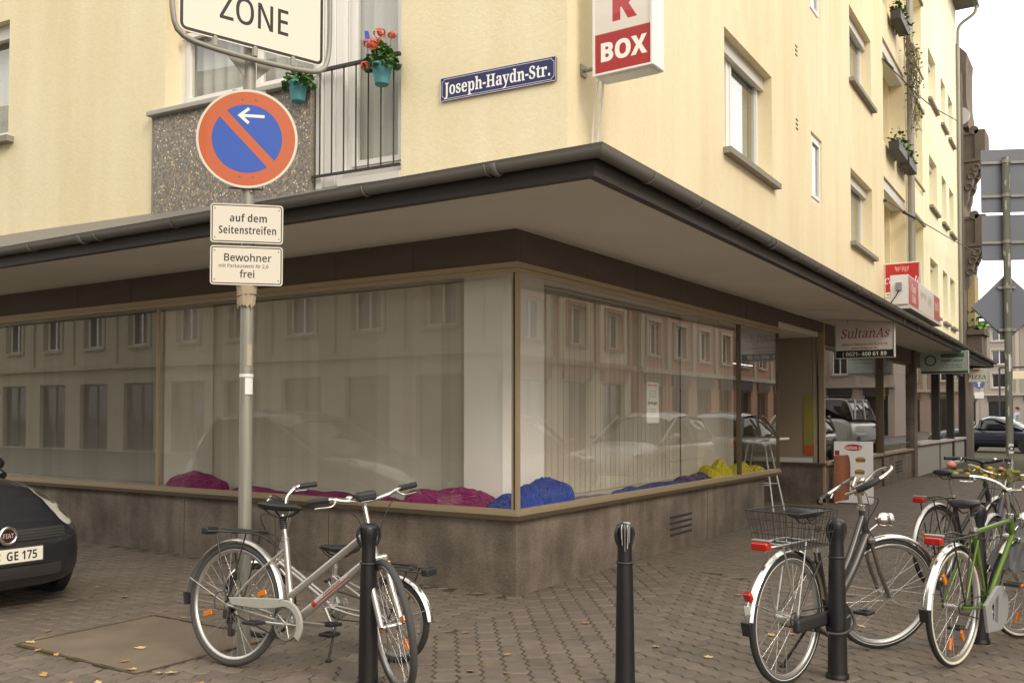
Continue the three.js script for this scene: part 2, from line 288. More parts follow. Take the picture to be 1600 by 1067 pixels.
// ---------- the corner building ----------
const B = thing('corner_building', 'pale yellow rendered corner building with an empty shop behind big ground-floor display windows', 'building');
const WT = 3.4, TOP = 14.4;
{ // left upper wall with the bay and one window
  const sh = [[-13, WT], [-4.283, WT], [-4.283, 6.0], [-1.513, 6.0], [-1.513, WT], [0, WT], [0, TOP], [-13, TOP]];
  pf('wall', uvm(ext(sh, 0.3, 0, [rect(-8.15, -6.7, 4.47, 5.77)]).translate(0, 0, -0.3)), M.yellow, B, FL);
  windowAt(B, FL, -8.15, -6.7, 4.47, 5.77, { cuts: [0.72], shutter: true });
  // bay: mosaic spandrel, window above it, french door
  const NX = 150, NY = 78;
  const mosaic = tex(NX, NY, (u, v, x, y) => { const h = hash(x >> 0, y, 5), k = hash(x, y, 9), b = hash(x >> 1, y >> 1, 7); let c = lerp([0.6, 0.565, 0.51], [0.46, 0.44, 0.42], b); if (h > 0.95) c = [0.85, 0.8, 0.7]; else if (h > 0.8) c = [0.56, 0.48, 0.37]; else if (h < 0.16) c = [0.42, 0.43, 0.44]; return c.map(q => q * (0.85 + 0.3 * k)); }, true, [1, 1], true);
  const mg = new THREE.BoxGeometry(1.95, 1.02, 0.2).translate(-3.427, 3.82, -0.07);
  pf('mosaic_panel', mg, mat(0xffffff, 0.35, { map: mosaic }), B, FL, 'spandrel clad in tiny grey and brown mosaic tiles');
  pf('coping', [rb(2.03, 0.05, 0.28, 0.01, -3.43, 4.356, -0.05)], mat([0.4, 0.38, 0.34], 0.8), B, FL);
  pf('mosaic_edge', bx(-4.42, -4.403, 3.31, 4.33, -0.16, 0.035), M.stoneSill, B, FL);
  windowAt(B, FL, -4.283, -2.43, 4.385, 5.98, { depth: 0.19, cuts: [0.98], sill: false, t: 0.1 });
  pf('shutter', Array.from({ length: 16 }, (_, i) => rb(1.62, 0.034, 0.02, 0.006, -3.36, 5.97 - i * 0.052, -0.15)), mat([0.4, 0.24, 0.1], 0.6), B, FL, 'half lowered brown roller shutter');
  pf('shutter_rail', rb(1.7, 0.06, 0.04, 0.01, -3.36, 5.13, -0.145), M.white, B, FL);
  // french door: wide white post, door frame, pane, lace curtain
  pf('door_post', [bx(-2.43, -2.37, 3.4, 6.0, -0.2, -0.02), bx(-2.36, -2.25, 3.4, 6.0, -0.24, -0.05), bx(-2.245, -2.16, 3.4, 6.0, -0.22, -0.07)], M.white, B, FL);
  pf('door_sill', [bx(-2.16, -1.515, 3.4, 3.46, -0.25, 0.02), bx(-2.16, -1.515, 3.462, 3.53, -0.24, -0.06)], M.trim, B, FL);
  const dr = windowAt(B, FL, -2.155, -1.515, 3.535, 5.98, { depth: 0.12, sill: false, t: 0.05 }); dr.name = 'french_door';
  const rail = pf('railing', bx(-2.44, -1.515, 4.425, 4.45, -0.005, 0.03), M.darkMetal, B, FL); part('lower_rail', bx(-2.44, -1.515, 3.505, 3.525, 0, 0.025), M.darkMetal, rail);
  for (let i = 0; i < 7; i++) part('railing_bar', bar(V(-2.36 + i * 0.13, 3.52, 0.012), V(-2.36 + i * 0.13, 4.43, 0.012), 0.007, 0.007, 6), M.darkMetal, rail);
  // right upper wall
  const holes = [rect(3.6, 5.4, 4.33, 5.66), rect(7.35, 8.0, 4.5, 5.5), rect(7.35, 8.0, 7.25, 8.25), rect(10, 11.85, 4.33, 5.57), rect(10, 11.85, 7.08, 8.33), rect(13.05, 15.62, 3.5, 6.1), rect(13.05, 15.62, 6.79, 8.85), rect(13.05, 15.62, 9.54, 11.6)];
  pf('wall', uvm(ext(rect(0, 15.75, WT, TOP), 0.3, 0, holes).translate(0, 0, -0.3)), M.yellow, B, FR);
  windowAt(B, FR, 3.6, 5.4, 4.33, 5.66, { depth: 0.18, cuts: [0.62], shutter: true });
  windowAt(B, FR, 7.35, 8.0, 4.5, 5.5, { depth: 0.03, sill: false, curtain: false }); windowAt(B, FR, 7.35, 8.0, 7.25, 8.25, { depth: 0.03, sill: false, curtain: false });
  windowAt(B, FR, 10, 11.85, 4.33, 5.57, { depth: 0.18, cuts: [0.7], shutter: true }); windowAt(B, FR, 10, 11.85, 7.08, 8.33, { depth: 0.18, cuts: [0.7], shutter: true });
  for (const y of [5.32, 6.33]) for (let r = 0; r < 3; r++) for (let c = 0; c < 2; c++) pf('vent_hole', disc(0.014, 0.01, 6.55 + c * 0.06, y + r * 0.06, 0.0035, 'z', 8), M.dark, B, FR);
  for (const [y0, y1] of [[3.5, 6.1], [6.79, 8.85], [9.54, 11.6]]) {
    pf('loggia', [bx(13.05, 13.2, y0 - 0.05, y1 + 0.05, -1.5, -0.302), bx(15.5, 15.62, y0 - 0.05, y1 + 0.05, -1.5, -0.302), bx(13.2, 15.5, y0 - 0.1, y0 - 0.02, -1.5, -0.302), bx(13.2, 15.5, y1 + 0.02, y1 + 0.1, -1.5, -0.302), bx(13.05, 15.62, y0 - 0.1, y1 + 0.1, -1.6, -1.502)], M.yellow, B, FR);
    pf('lintel', bx(13.06, 15.61, y1 - 0.2, y1 - 0.003, -0.29, -0.04), M.trim, B, FR);
  }
  // back and roof closing the house
  pf('roof', bx(-0.2, 15.75, TOP + 0.002, TOP + 0.25, -12, 0.5), M.zinc, B, FR);
  part('back_wall', [bx(-12.6, -10.6, 3.2, TOP, -17, 0.4), bx(-10.5, 0.2, 3.2, 3.36, -15, -0.2)], M.interior, B);
  part('rear_wall', [bx(-6.6, -6.4, 3.4, TOP, -15, -0.6), bx(-6.3, -0.2, 3.4, TOP, -15.7, -15.5)], M.interior, B);
}
// canopy: outline offset o outwards of the wall line, station 0 far left, 1 corner, 2 right end
const XR = z => 1.5 + 0.024 * (z - 1.5);
const rim = (o, y, s, zEnd = -15.3, z0 = null) => s === 0 ? V(-13, y, 1.5 + o + 0.19) : s === 1 ? V(1.5 + o, y, 1.5 + o) : V(XR(zEnd) + o, y, zEnd);
const strip = (prof, zEnd) => loft([0, 1, 2].map(s => prof.map(p => rim(p[0], p[1], s, zEnd))));
{
  const Z2 = -15.3;
  part('soffit', [loft([[V(-13, 2.935, 0.01), V(0.01, 2.935, 0.01), V(0.01, 2.935, Z2)], [rim(-0.03, 2.842, 0), rim(-0.03, 2.842, 1), rim(-0.03, 2.842, 2, Z2)]])].map(g => uvm(toCreasedNormals(g, 0.3))), M.soffit, B);
  for (const [z, x0, x1] of [[-6.9, 0.3, 1.28], [-8.55, 0.02, 1.24]]) part('soffit_joint', loft([z, z - 0.025].map(q => [V(x0, 2.932 - 0.06 * x0, q), V(x1, 2.932 - 0.064 * x1, q)])), M.stoneSill, B);
  part('canopy_roof', toCreasedNormals(loft([[V(-13, 3.43, 1.35), V(-6, 3.43, 0.75), V(0.593, 3.43, 0.15), V(0.16, 3.43, Z2)], [rim(-0.02, 2.99, 0), V(-6, 2.99, 1.58), rim(-0.02, 2.99, 1), rim(-0.02, 2.99, 2, Z2)]]), 0.2), M.zinc, B);
  part('fascia_board', toCreasedNormals(strip([[-0.03, 2.82], [0.03, 2.82], [0.035, 2.93], [0.035, 2.985], [-0.03, 2.99]], Z2), 0.4), M.darkMetal, B);
  const pr = []; for (let i = 0; i <= 10; i++) { const a = Math.PI + Math.PI * i / 10; pr.push([0.085 + 0.05 * Math.cos(a), 2.962 + 0.058 * Math.sin(a)]); } pr.push([0.14, 2.972], [0.128, 2.972], [0.127, 2.962]);
  part('gutter', toCreasedNormals(strip(pr, Z2), 0.5), M.zinc, B);
  const clip = (p, along) => { const t = [[0.158, 2.972], [0.165, 2.955]]; const g = new THREE.TorusGeometry(0.057, 0.006, 5, 10, Math.PI); g.rotateZ(Math.PI); return g; };
  const clips = [];
  for (let x = -7; x < 1.4; x += 0.98) { const g = clip(); g.rotateY(Math.PI / 2); g.translate(x, 2.956, 1.586 + 0.013 * (1.5 - x)); clips.push(g); }
  for (let z = 0.9; z > Z2; z -= 0.85) { const g = clip(); g.translate(XR(z) + 0.085, 2.956, z); clips.push(g); }
  for (const c of clips) part('gutter_bracket', c, M.zinc, B);
  for (const s of [[-3.3, 0], [-1.2, 0], [0.9, 0], [-1.8, 1], [-5.4, 1], [-9.5, 1]]) { const g = new THREE.TorusGeometry(0.054, 0.01, 6, 12, Math.PI); g.rotateZ(Math.PI); g.scale(1, 1.1, 2.2); if (!s[1]) { g.rotateY(Math.PI / 2); g.translate(s[0], 2.956, 1.586 + 0.013 * (1.5 - s[0])); } else g.translate(XR(s[0]) + 0.085, 2.956, s[0]); part('gutter_joint', g, M.zinc, B); }
}
// shop front of the corner shop
{
  const Y0 = 0.62, YS = 0.69, YT = 2.635, YF = 2.93;
  for (let i = 0; i < 6; i++) part('plinth_slab', bx(-2.05 * (i + 1) + 0.009, -2.05 * i - (i ? 0 : 0.1), 0.0, Y0 - 0.02, -0.1, rr(-0.003, 0.001)), M.plinth, B);
  for (let i = 0; i < 3; i++) { const z0 = -2.05 * i, z1 = -2.05 * (i + 1) + 0.009; part('plinth_slab', bx(-0.1, rr(0, 0.002), 0, Y0 - 0.02, z1, z0), M.plinth, B); }
  part('plinth_slab', bx(-1.7, -0.102, 0, Y0 - 0.02, -6.24, -6.15), M.plinth, B);
  for (let i = 0; i < 4; i++) part('vent_slot', bx(-0.02, 0.0045, 0.145 + i * 0.062, 0.17 + i * 0.062, -3.62, -3.02), M.dark, B);
  part('display_floor', [bx(-13, 0.02, Y0 - 0.018, Y0 + 0.02, -6.76, 0.02)], M.trim, B);
  part('ledge', [bx(-13, 0.055, Y0 - 0.012, Y0 + 0.022, 0.0, 0.055), bx(0.0, 0.055, Y0 - 0.012, Y0 + 0.022, -6.8, -0.002)], M.brassDark, B);
  const top = YT, bt = 0.035;
  part('sill_bar', [bx(-13, 0.04, Y0 + 0.023, YS - 0.02, -0.03, 0.04), bx(-13, 0.026, YS - 0.019, YS, -0.03, 0.026)], M.brass, B);
  part('sill_bar', [bx(-0.03, 0.04, Y0 + 0.023, YS - 0.02, -6.79, -0.032), bx(-0.03, 0.026, YS - 0.019, YS, -6.78, -0.032)], M.brass, B);
  part('head_bar', [bx(-13, 0.045, top - 0.012, top + 0.03, -0.03, 0.045), bx(-13, 0.03, top - 0.05, top - 0.013, -0.03, 0.03)], M.brass, B);
  part('head_bar', [bx(-0.03, 0.045, top - 0.012, top + 0.03, -6.79, -0.032), bx(-0.03, 0.03, top - 0.05, top - 0.013, -6.78, -0.032)], M.brass, B);
  for (const x of [-4.54, -9.1]) part('mullion', [bx(x - 0.022, x + 0.022, YS + 0.001, top - 0.051, -0.03, 0.004), bx(x - 0.008, x + 0.008, YS + 0.002, top - 0.052, 0.0045, 0.022)], M.brass, B);
  part('mullion', bx(-0.025, 0.025, YS + 0.001, top - 0.051, -5.2, -5.16), M.brassDark, B);
  part('corner_post', [bx(-0.026, -0.012, YS + 0.001, top - 0.051, -0.03, 0.024), bx(0.008, 0.024, YS + 0.001, top - 0.051, -0.03, 0.026)], M.brass, B); part('corner_post', bx(-0.011, 0.007, YS + 0.001, top - 0.051, -0.03, 0.012), M.dark, B);
  part('end_post', bx(-0.02, 0.02, YS + 0.001, top - 0.051, -6.785, -6.755), M.brassDark, B);
  const P = (a, b, c, d, e, f) => part('shop_pane', bx(a, b, c, d, e, f), M.glass, B);
  P(-4.515, -0.034, YS - 0.004, top - 0.048, -0.006, 0); P(-9.07, -4.565, YS - 0.004, top - 0.048, -0.006, 0); P(-13, -9.13, YS - 0.004, top - 0.048, -0.006, 0);
  P(-0.006, 0, YS - 0.004, top - 0.048, -5.158, -0.034); P(-0.006, 0, YS - 0.004, top - 0.048, -6.753, -5.202); P(-1.6, -0.022, YS - 0.004, top - 0.048, -6.772, -6.766);
  let x = 0.012; for (const w of [1.06, 0.92, 1.05, 0.98, 1.02, 1.0, 1.0, 1.0, 1.0, 1.0, 1.0]) { part('fascia_panel', bx(x - w + 0.005, x, top + 0.032, YF + 0.03, -0.05, 0.012 + rr(-0.002, 0.002)), M.fascia, B); x -= w; }
  let z = -0.052; for (const w of [1.1, 1.05, 1.1, 1.05, 1.1, 1.35]) { part('fascia_panel', bx(-0.05, 0.012 + rr(-0.002, 0.002), top + 0.032, YF + 0.03, z - w + 0.005, z), M.fascia, B); z -= w; }
  part('fascia_panel', bx(-0.05, 0.006, top + 0.15, YF + 0.03, -9.1, -6.81), M.fascia, B);
  part('shop_ceiling', [bx(-13, -0.06, 2.7, 2.78, -15.3, -0.06)], M.soffit, B);
  part('shop_partition', [bx(-13, -3.2, 0.64, 2.7, -3.3, -3.2), bx(-3.3, -3.2, 0.64, 2.7, -6.76, -3.31)], M.interior, B);
  part('pillar', bx(-0.79, -0.38, 0.642, 2.698, -1.06, -0.38), mat([0.93, 0.91, 0.87], 0.8), B, 'white square pillar in the shop corner');
  part('pillar', bx(-4.95, -4.4, 0.642, 2.698, -0.6, -0.38), mat([0.7, 0.66, 0.58], 0.8), B, 'cream pillar behind the left display window');
  part('pillar', bx(-0.6, -0.38, 0.642, 2.698, -5.5, -4.75), mat([0.7, 0.66, 0.58], 0.8), B, 'cream pillar behind the right display window');
  part('skirting', [bx(-4.0, -0.62, 0.642, 0.7, -0.6, -0.57)], M.trim, B);
  // entrance recess
  part('recess_wall', [bx(-1.9, -1.75, 0, 2.8, -9.2, -6.24)], M.brassDark, B);
  part('recess_door', [bx(-1.749, -1.70, 0.02, 2.3, -8.0, -6.95)], M.darkMetal, B);
  part('recess_ceiling', bx(-1.75, -0.05, 2.79, 2.86, -9.2, -6.8), M.soffit, B);
  part('recess_plinth', bx(-1.75, -0.0, 0, 0.62, -9.2, -9.1), M.plinth, B, 'dark stone base beside the entrance');
  part('recess_ledge', bx(-1.75, 0.05, 0.622, 0.66, -9.2, -9.06), M.brassDark, B);
  part('recess_panel', [bx(-1.15, -0.16, 0.662, 2.785, -9.18, -9.12)], mat([0.3, 0.235, 0.16], 0.7), B, 'brown wooden panel beside the entrance');
  part('recess_panel', [bx(-0.15, -0.1, 0.662, 2.785, -9.18, -9.11)], mat([0.32, 0.28, 0.2], 0.7), B);
  part('panel_foot', bx(-1.15, -0.16, 0.664, 0.74, -9.119, -9.115), M.trim, B);
}
// shop front of the neighbour shop: bays along z
{
  const post = (z, w, x1 = 0.04, m = M.brassDark) => part('post', bx(-0.06, x1, 0.0, 2.93, z - w / 2, z + w / 2), m, B);
  post(-9.15, 0.07, 0.03, M.brass); post(-13.55, 0.06); post(-16.95, 0.34, 0.06, M.plinth); 
  const bay = (z0, z1, h, m, x1 = 0) => { part('plinth_slab', bx(-0.12, x1, 0, h, z1, z0), m, B); part('sill_bar', bx(-0.12, x1 + 0.05, h + 0.001, h + 0.05, z1, z0), M.brass, B); part('shop_pane', bx(-0.04, -0.034, h + 0.051, 2.6, z1 + 0.01, z0 - 0.01), M.glass, B); part('fascia_panel', bx(-0.05, 0.008, 2.601, 2.96, z1, z0), M.fascia, B); };
  bay(-9.2, -13.51, 0.62, M.plinth); bay(-13.59, -16.77, 0.62, M.plinth);
  for (let i = 0; i < 4; i++) part('vent_slot', bx(-0.02, 0.0045, 0.2 + i * 0.07, 0.23 + i * 0.07, -15.6, -14.9), M.dark, B);
  part('shop_back_wall', [bx(-4.2, -4.0, 0, 2.7, -15.3, -9.2)], mat([0.34, 0.22, 0.13], 0.8), B);
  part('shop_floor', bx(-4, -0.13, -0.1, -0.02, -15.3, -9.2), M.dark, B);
  part('counter', [bx(-2.6, -1.8, 0, 1.0, -14.6, -10.6)], M.trim, B);
  part('drinks_fridge', [bx(-3.9, -3.3, 0, 1.95, -11.2, -10.5)], M.white, B);
  const yel = mat(0xd9b40e, 0.6); part('poster', bx(-3.99, -3.97, 1.55, 1.85, -12.6, -11.8), yel, B); part('poster', bx(-0.06, -0.055, 1.75, 2.05, -14.2, -13.7), yel, B); part('poster', bx(-3.99, -3.97, 1.6, 2.0, -14.4, -13.5), yel, B);
}

// ---------- second house on the right street ----------
const B2 = thing('second_house', 'pale yellow house beyond the grey downpipe with open loggias and a column of small windows', 'building');
{
  const holes = [];
  for (const [a, b] of [[3.5, 5.98], [6.72, 8.73], [9.45, 11.4]]) holes.push(rect(15.95, 18.26, a, b));
  const rows = [[4.0, 5.42], [6.75, 8.05], [9.5, 10.8]], cols = [[19.4, 20.85], [21.85, 22.85], [23.5, 24.6]];
  for (const [y0, y1] of rows) for (const [x0, x1] of cols) holes.push(rect(x0, x1, y0, y1));
  pf('wall', uvm(ext(rect(15.753, 25.65, WT, TOP - 0.3), 0.3, 0, holes).translate(0, 0, -0.3)), M.yellow2, B2, FR);
  pf('side_wall', bx(25.35, 25.65, WT, TOP - 0.3, -9, -0.302), M.yellow2, B2, FR);
  for (const [y0, y1] of rows) for (const [x0, x1] of cols) windowAt(B2, FR, x0, x1, y0, y1, { depth: 0.2, cuts: x1 - x0 > 1.2 ? [0.7] : [], shutter: true });
  for (const [y0, y1] of [[3.5, 5.98], [6.72, 8.73], [9.45, 11.4]]) {
    pf('loggia', [bx(15.85, 15.95, y0 - 0.05, y1 + 0.05, -1.5, -0.302), bx(18.26, 18.4, y0 - 0.05, y1 + 0.05, -1.5, -0.302), bx(15.95, 18.26, y0 - 0.1, y0 - 0.02, -1.5, -0.302), bx(15.95, 18.26, y1 + 0.02, y1 + 0.1, -1.5, -0.302), bx(15.85, 18.4, y0 - 0.1, y1 + 0.1, -1.6, -1.502)], M.yellow2, B2, FR);
    pf('parapet_rail', [bx(15.97, 18.3, y1 + 0.86, y1 + 0.9, 0.01, 0.05), bx(15.97, 18.3, y1 + 0.0, y1 + 0.06, 0.003, 0.06)], M.stoneSill, B2, FR);
  }
  pf('roof', bx(15.76, 25.8, TOP - 0.299, TOP - 0.1, -9, 0.55), M.zinc, B2, FR);
  pf('eaves_gutter', [bar(V(15.8, TOP - 0.3, 0.6), V(25.8, TOP - 0.3, 0.6), 0.07)], M.zinc, B2, FR);
  pf('downpipe', [tube([V(25.6, TOP - 0.3, 0.6), V(25.6, TOP - 0.55, 0.55), V(25.55, TOP - 0.9, 0.12), V(25.55, TOP - 1.3, 0.07)], 0.05, 24), bar(V(25.55, TOP - 1.3, 0.07), V(25.55, 3.2, 0.07), 0.05)], M.galv, B2, FR);
  pf('back_wall', bx(15.8, 25.3, 0, TOP - 0.3, -9.2, -9), M.interior, B2, FR);
  pf('floor_slab', [bx(16, 25.3, 3.41, 3.5, -8.9, -1.7), bx(18.5, 25.3, 6.0, 6.2, -8.9, -0.31)], M.interior, B2, FR);
  // canopy continues
  const za = -15.32, zb = -24.6, rr2 = (o, y, z) => V(XR(z) + o, y, z);
  part('soffit', uvm(loft([[V(0, 2.935, za), V(0, 2.935, zb)], [rr2(-0.03, 2.842, za), rr2(-0.03, 2.842, zb)]])), M.soffit, B2);
  part('canopy_roof', loft([[V(0.14, 3.43, za), V(-0.1, 3.43, zb)], [rr2(-0.02, 2.99, za), rr2(-0.02, 2.99, zb)]]), M.zinc, B2);
  const pr = [[-0.03, 2.82], [0.03, 2.82], [0.035, 2.985], [-0.03, 2.99]], pg = []; for (let i = 0; i <= 8; i++) { const a = Math.PI + Math.PI * i / 8; pg.push([0.085 + 0.05 * Math.cos(a), 2.962 + 0.058 * Math.sin(a)]); }
  part('fascia_board', [loft([za, zb].map(z => pr.map(p => rr2(p[0], p[1], z)))), bx(-0.1, XR(zb), 2.82, 3.0, zb - 0.06, zb)], M.darkMetal, B2);
  part('gutter', loft([za, zb].map(z => pg.map(p => rr2(p[0], p[1], z)))), M.zinc, B2);
  const bay = (z0, z1, h, m, x1) => { part('plinth_slab', bx(-0.3, x1, 0, h, z1, z0), m, B2); part('sill_bar', bx(-0.3, x1 + 0.06, h + 0.001, h + 0.06, z1, z0), M.trim, B2); part('shop_pane', bx(-0.04, -0.034, h + 0.061, 2.6, z1 + 0.02, z0 - 0.02), M.glass, B2); part('fascia_panel', bx(-0.05, 0.008, 2.601, 2.96, z1, z0), M.fascia, B2); };
  const grey = mat([0.36, 0.35, 0.32], 0.85, { bumpMap: stuccoBump, bumpScale: 0.002 });
  bay(-17.14, -20.2, 0.72, grey, 0.06); bay(-20.4, -22.7, 0.7, grey, 0.02); bay(-22.9, -25.1, 0.7, grey, 0.02);
  for (const z of [-20.3, -22.8, -25.2]) part('post', bx(-0.1, 0.06, 0, 2.93, z - 0.09, z + 0.09), M.darkMetal, B2);
  part('shop_back_wall', [bx(-4.2, -4, 0, 2.7, -25.3, -15.5)], M.brassDark, B2); part('shop_ceiling', bx(-4, -0.06, 2.72, 2.8, -25.3, -15.4), M.soffit, B2);
}
tag1('downpipe', [bar(V(15.77, TOP, 0.1), V(15.77, 3.2, 0.1), 0.075, 0.075, 14), ...[4.2, 6.9, 9.6].map(y => disc(0.088, 0.05, 15.77, y, 0.1, 'y', 14))], M.galv, FR, 'tall grey downpipe running down between the two yellow houses', 'downpipe');
function tag1(name, geos, m, F, label, cat, group) { const o = part(name, geos, m); if (F) put(o, F); return info(o, label, cat, group); }

// ---------- stone house with corbelled balconies ----------
{
  const S = thing('stone_house', 'brown sandstone house with carved corbelled balconies behind the yellow houses', 'building');
  const st = mat(0xffffff, 0.9, { map: tex(256, 256, (u, v) => lerp([0.5, 0.455, 0.4], [0.34, 0.305, 0.27], fbm(u * 5, v * 5, 5, 5, 91)), true, [3, 3]) });
  const warm = mat([0.42, 0.33, 0.18], 0.9);
  part('wall', uvm(bx(-0.5, -0.1, 0, 12.4, -28.4, -26.301)), st, S);
  part('front_wall', bx(-6, -0.52, 0, 13.5, -26.3, -26.0), st, S);
  part('gable', uvm(ext([[-0.4, 10.7], [0.05, 10.7], [0.05, 11.2], [0.0, 11.6], [0.0, 12.7], [0.03, 13.1], [-0.4, 13.6]], 1.6).translate(0, 0, -28.3)), st, S, 'tall weathered gable piece');
  part('gable_disc', disc(0.3, 0.1, -0.2, 11.05, -26.68, 'z', 20), M.trim, S);
  for (const [y, w] of [[9.55, 0.5], [6.82, 0.48]]) {
    const b = part('balcony', [uvm(bx(-0.1, w, y, y + 0.1, -27.9, -26.7)), uvm(bx(-0.1, w - 0.06, y + 0.101, y + 0.9, -27.85, -26.8)), uvm(bx(w - 0.28, w + 0.02, y + 0.101, y + 1.02, -27.88, -26.74)), uvm(bx(-0.1, w - 0.02, y + 0.901, y + 0.98, -27.87, -26.76))], st, S);
    part('finial', disc(0.14, 0.12, w - 0.3, y + 1.02, -26.8, 'z', 18), st, b);
    for (const z of [-27.8, -27.05]) {
      const c = []; for (let i = 0; i <= 26; i++) { const t = i / 26; c.push([(w - 0.12) * (1 - t) + 0.05 * Math.abs(Math.sin(t * 12.5)) - 0.1 * t, y - 0.02 - 1.35 * Math.pow(t, 1.5)]); }
      part('corbel', uvm(ext([[-0.1, y - 0.02], [-0.1, y - 1.4], ...c.reverse()], 0.3, 0.015).translate(0, 0, z)), st, b);
      part('scroll', [[0.7, 0.2], [0.35, 0.45], [0.1, 0.8]].map(([sx, sy]) => { const g = new THREE.TorusGeometry(0.1, 0.03, 6, 16); g.translate(sx * (w - 0.15), y - sy, z + 0.32); return g; }), st, b);
    }
  }
  part('pillar', bx(-0.09, 0.12, 3.6, 6.0, -28.2, -27.2), warm, S, 'warm tan stone pillar below the balcony');
  part('oriel', [uvm(bx(-0.09, 0.34, 3.0, 4.0, -28.2, -26.9)), uvm(bx(-0.09, 0.42, 4.001, 4.15, -28.3, -26.8))], st, S);
  part('planter_leaves', Array.from({ length: 120 }, () => { const g = new THREE.PlaneGeometry(0.16, 0.1); g.rotateX(rr(0, 3)); g.rotateY(rr(0, 6)); g.translate(rr(-0.1, 0.3), 4.2 + rr(0, 0.75) * rnd(), rr(-28.5, -26.9)); return g; }), M.leaf[1], S);
}
// ---------- houses at the far end of the street, across the junction ----------
function farHouse(label, x0, x1, z, h, m, trimM, nCol, nRow, ground, depth = 8) {
  const S = thing('far_house', label, 'building'), W = x1 - x0, cw = W / nCol, holes = [], gh = 3.4, rh = (h - gh) / nRow;
  for (let c = 0; c < nCol; c++) { holes.push(rect(c * cw + cw * 0.18, (c + 1) * cw - cw * 0.18, 0.05, gh - 0.75)); for (let r = 0; r < nRow; r++) holes.push(rect(c * cw + cw * 0.29, (c + 1) * cw - cw * 0.29, gh + r * rh + rh * 0.25, gh + r * rh + rh * 0.85)); }
  const F = new THREE.Matrix4().setPosition(x0, 0, z);
  pf('wall', uvm(ext(rect(0, W, 0, h), 0.35, 0, holes).translate(0, 0, -0.35)), m, S, F);
  pf('cornice', [bx(-0.1, W + 0.1, gh - 0.2, gh, 0.002, 0.22), bx(-0.2, W + 0.2, h - 0.25, h + 0.1, 0.003, 0.4)], trimM, S, F);
  for (let c = 0; c <= nCol; c++) pf('pilaster', bx(Math.min(W - 0.3, Math.max(0, c * cw - 0.15)), Math.min(W, Math.max(0.3, c * cw + 0.15)), gh + 0.003, h - 0.26, 0.002, 0.1), trimM, S, F);
  for (let c = 0; c < nCol; c++) for (let r = -1; r < nRow; r++) {
    const a = r < 0 ? rect(c * cw + cw * 0.18, (c + 1) * cw - cw * 0.18, 0.05, gh - 0.75) : rect(c * cw + cw * 0.29, (c + 1) * cw - cw * 0.29, gh + r * rh + rh * 0.25, gh + r * rh + rh * 0.85);
    const [xa, ya] = a[0], [xb, yb] = a[2], t = 0.07, xm = (xa + xb) / 2;
    const f = pf('window', [bx(xa, xa + t, ya, yb, -0.24, -0.16), bx(xb - t, xb, ya, yb, -0.24, -0.16), bx(xa + t, xb - t, ya, ya + t, -0.24, -0.16), bx(xa + t, xb - t, yb - t, yb, -0.24, -0.16), bx(xm - 0.04, xm + 0.04, ya + t, yb - t, -0.24, -0.15)], r < 0 ? M.darkMetal : M.white, S, F);
    part('pane', bx(xa + t, xb - t, ya + t, yb - t, -0.21, -0.2), M.darkGlass ??= new THREE.MeshPhysicalMaterial({ color: 0x20242a, roughness: 0.05, ior: 1.7 }), f);
    if (r >= 0) { part('surround', [bx(xa - 0.16, xa, ya - 0.1, yb + 0.15, 0.002, 0.07), bx(xb, xb + 0.16, ya - 0.1, yb + 0.15, 0.002, 0.07), bx(xa, xb, yb, yb + 0.15, 0.002, 0.09), bx(xa, xb, ya - 0.12, ya, 0.002, 0.12)], trimM, f); }
  }
  if (ground) pf('shop_front', Array.from({ length: nCol }, (_, c) => bx(c * cw + cw * 0.15, (c + 1) * cw - cw * 0.15, gh - 0.7, gh - 0.25, 0.004, 0.12)), ground, S, F);
  pf('roof', [bx(-0.1, W + 0.1, h + 0.101, h + 0.3, -depth, 0.3)], M.zinc, S, F); pf('body', [bx(0, 0.3, 0, h, -depth, -0.351), bx(W - 0.3, W, 0, h, -depth, -0.351), bx(0.301, W - 0.301, 0, h, -depth, -depth + 0.3)], m, S, F);
  return S;
}
const sandstone = mat([0.34, 0.25, 0.2], 0.9), lightStone = mat([0.38, 0.34, 0.285], 0.85), redStone = mat([0.36, 0.19, 0.13], 0.9), creamR = mat([0.64, 0.58, 0.45], 0.9);
farHouse('distant brown stone house with pale pilasters behind the traffic signs', 2.2, 13.5, -74, 11.6, sandstone, lightStone, 5, 3, M.brassDark);
farHouse('distant reddish house with tall windows at the right edge of the view', 8.2, 22, -58, 11.8, mat([0.38, 0.3, 0.26], 0.9), lightStone, 6, 3, M.darkMetal);
farHouse('distant low grey house with dark roof closing the street', -16, 2, -92, 10, mat([0.3, 0.265, 0.225], 0.9), lightStone, 6, 3, M.darkMetal);
// houses across the two streets, seen mirrored in the shop windows
{ const o = farHouse('cream house with a dark rusticated ground floor, mirrored in the left shop window', 0, 52, 0, 11.5, mat([0.46, 0.41, 0.31], 0.9), mat([0.4, 0.36, 0.28], 0.9), 18, 3, null); o.position.set(6, 0, 15.6); o.rotation.y = Math.PI; }
{ const o = farHouse('yellow house with red sandstone window surrounds, mirrored in the right shop window', 0, 30, 0, 10.5, creamR, redStone, 10, 3, redStone); o.position.set(12.6, 0, -28); o.rotation.y = -Math.PI / 2; }
{ const o = farHouse('red sandstone house with cream stone trim, mirrored in the right shop window', 0, 26, 0, 10.5, redStone, lightStone, 9, 3, M.darkMetal); o.position.set(12.7, 0, -55); o.rotation.y = -Math.PI / 2; }

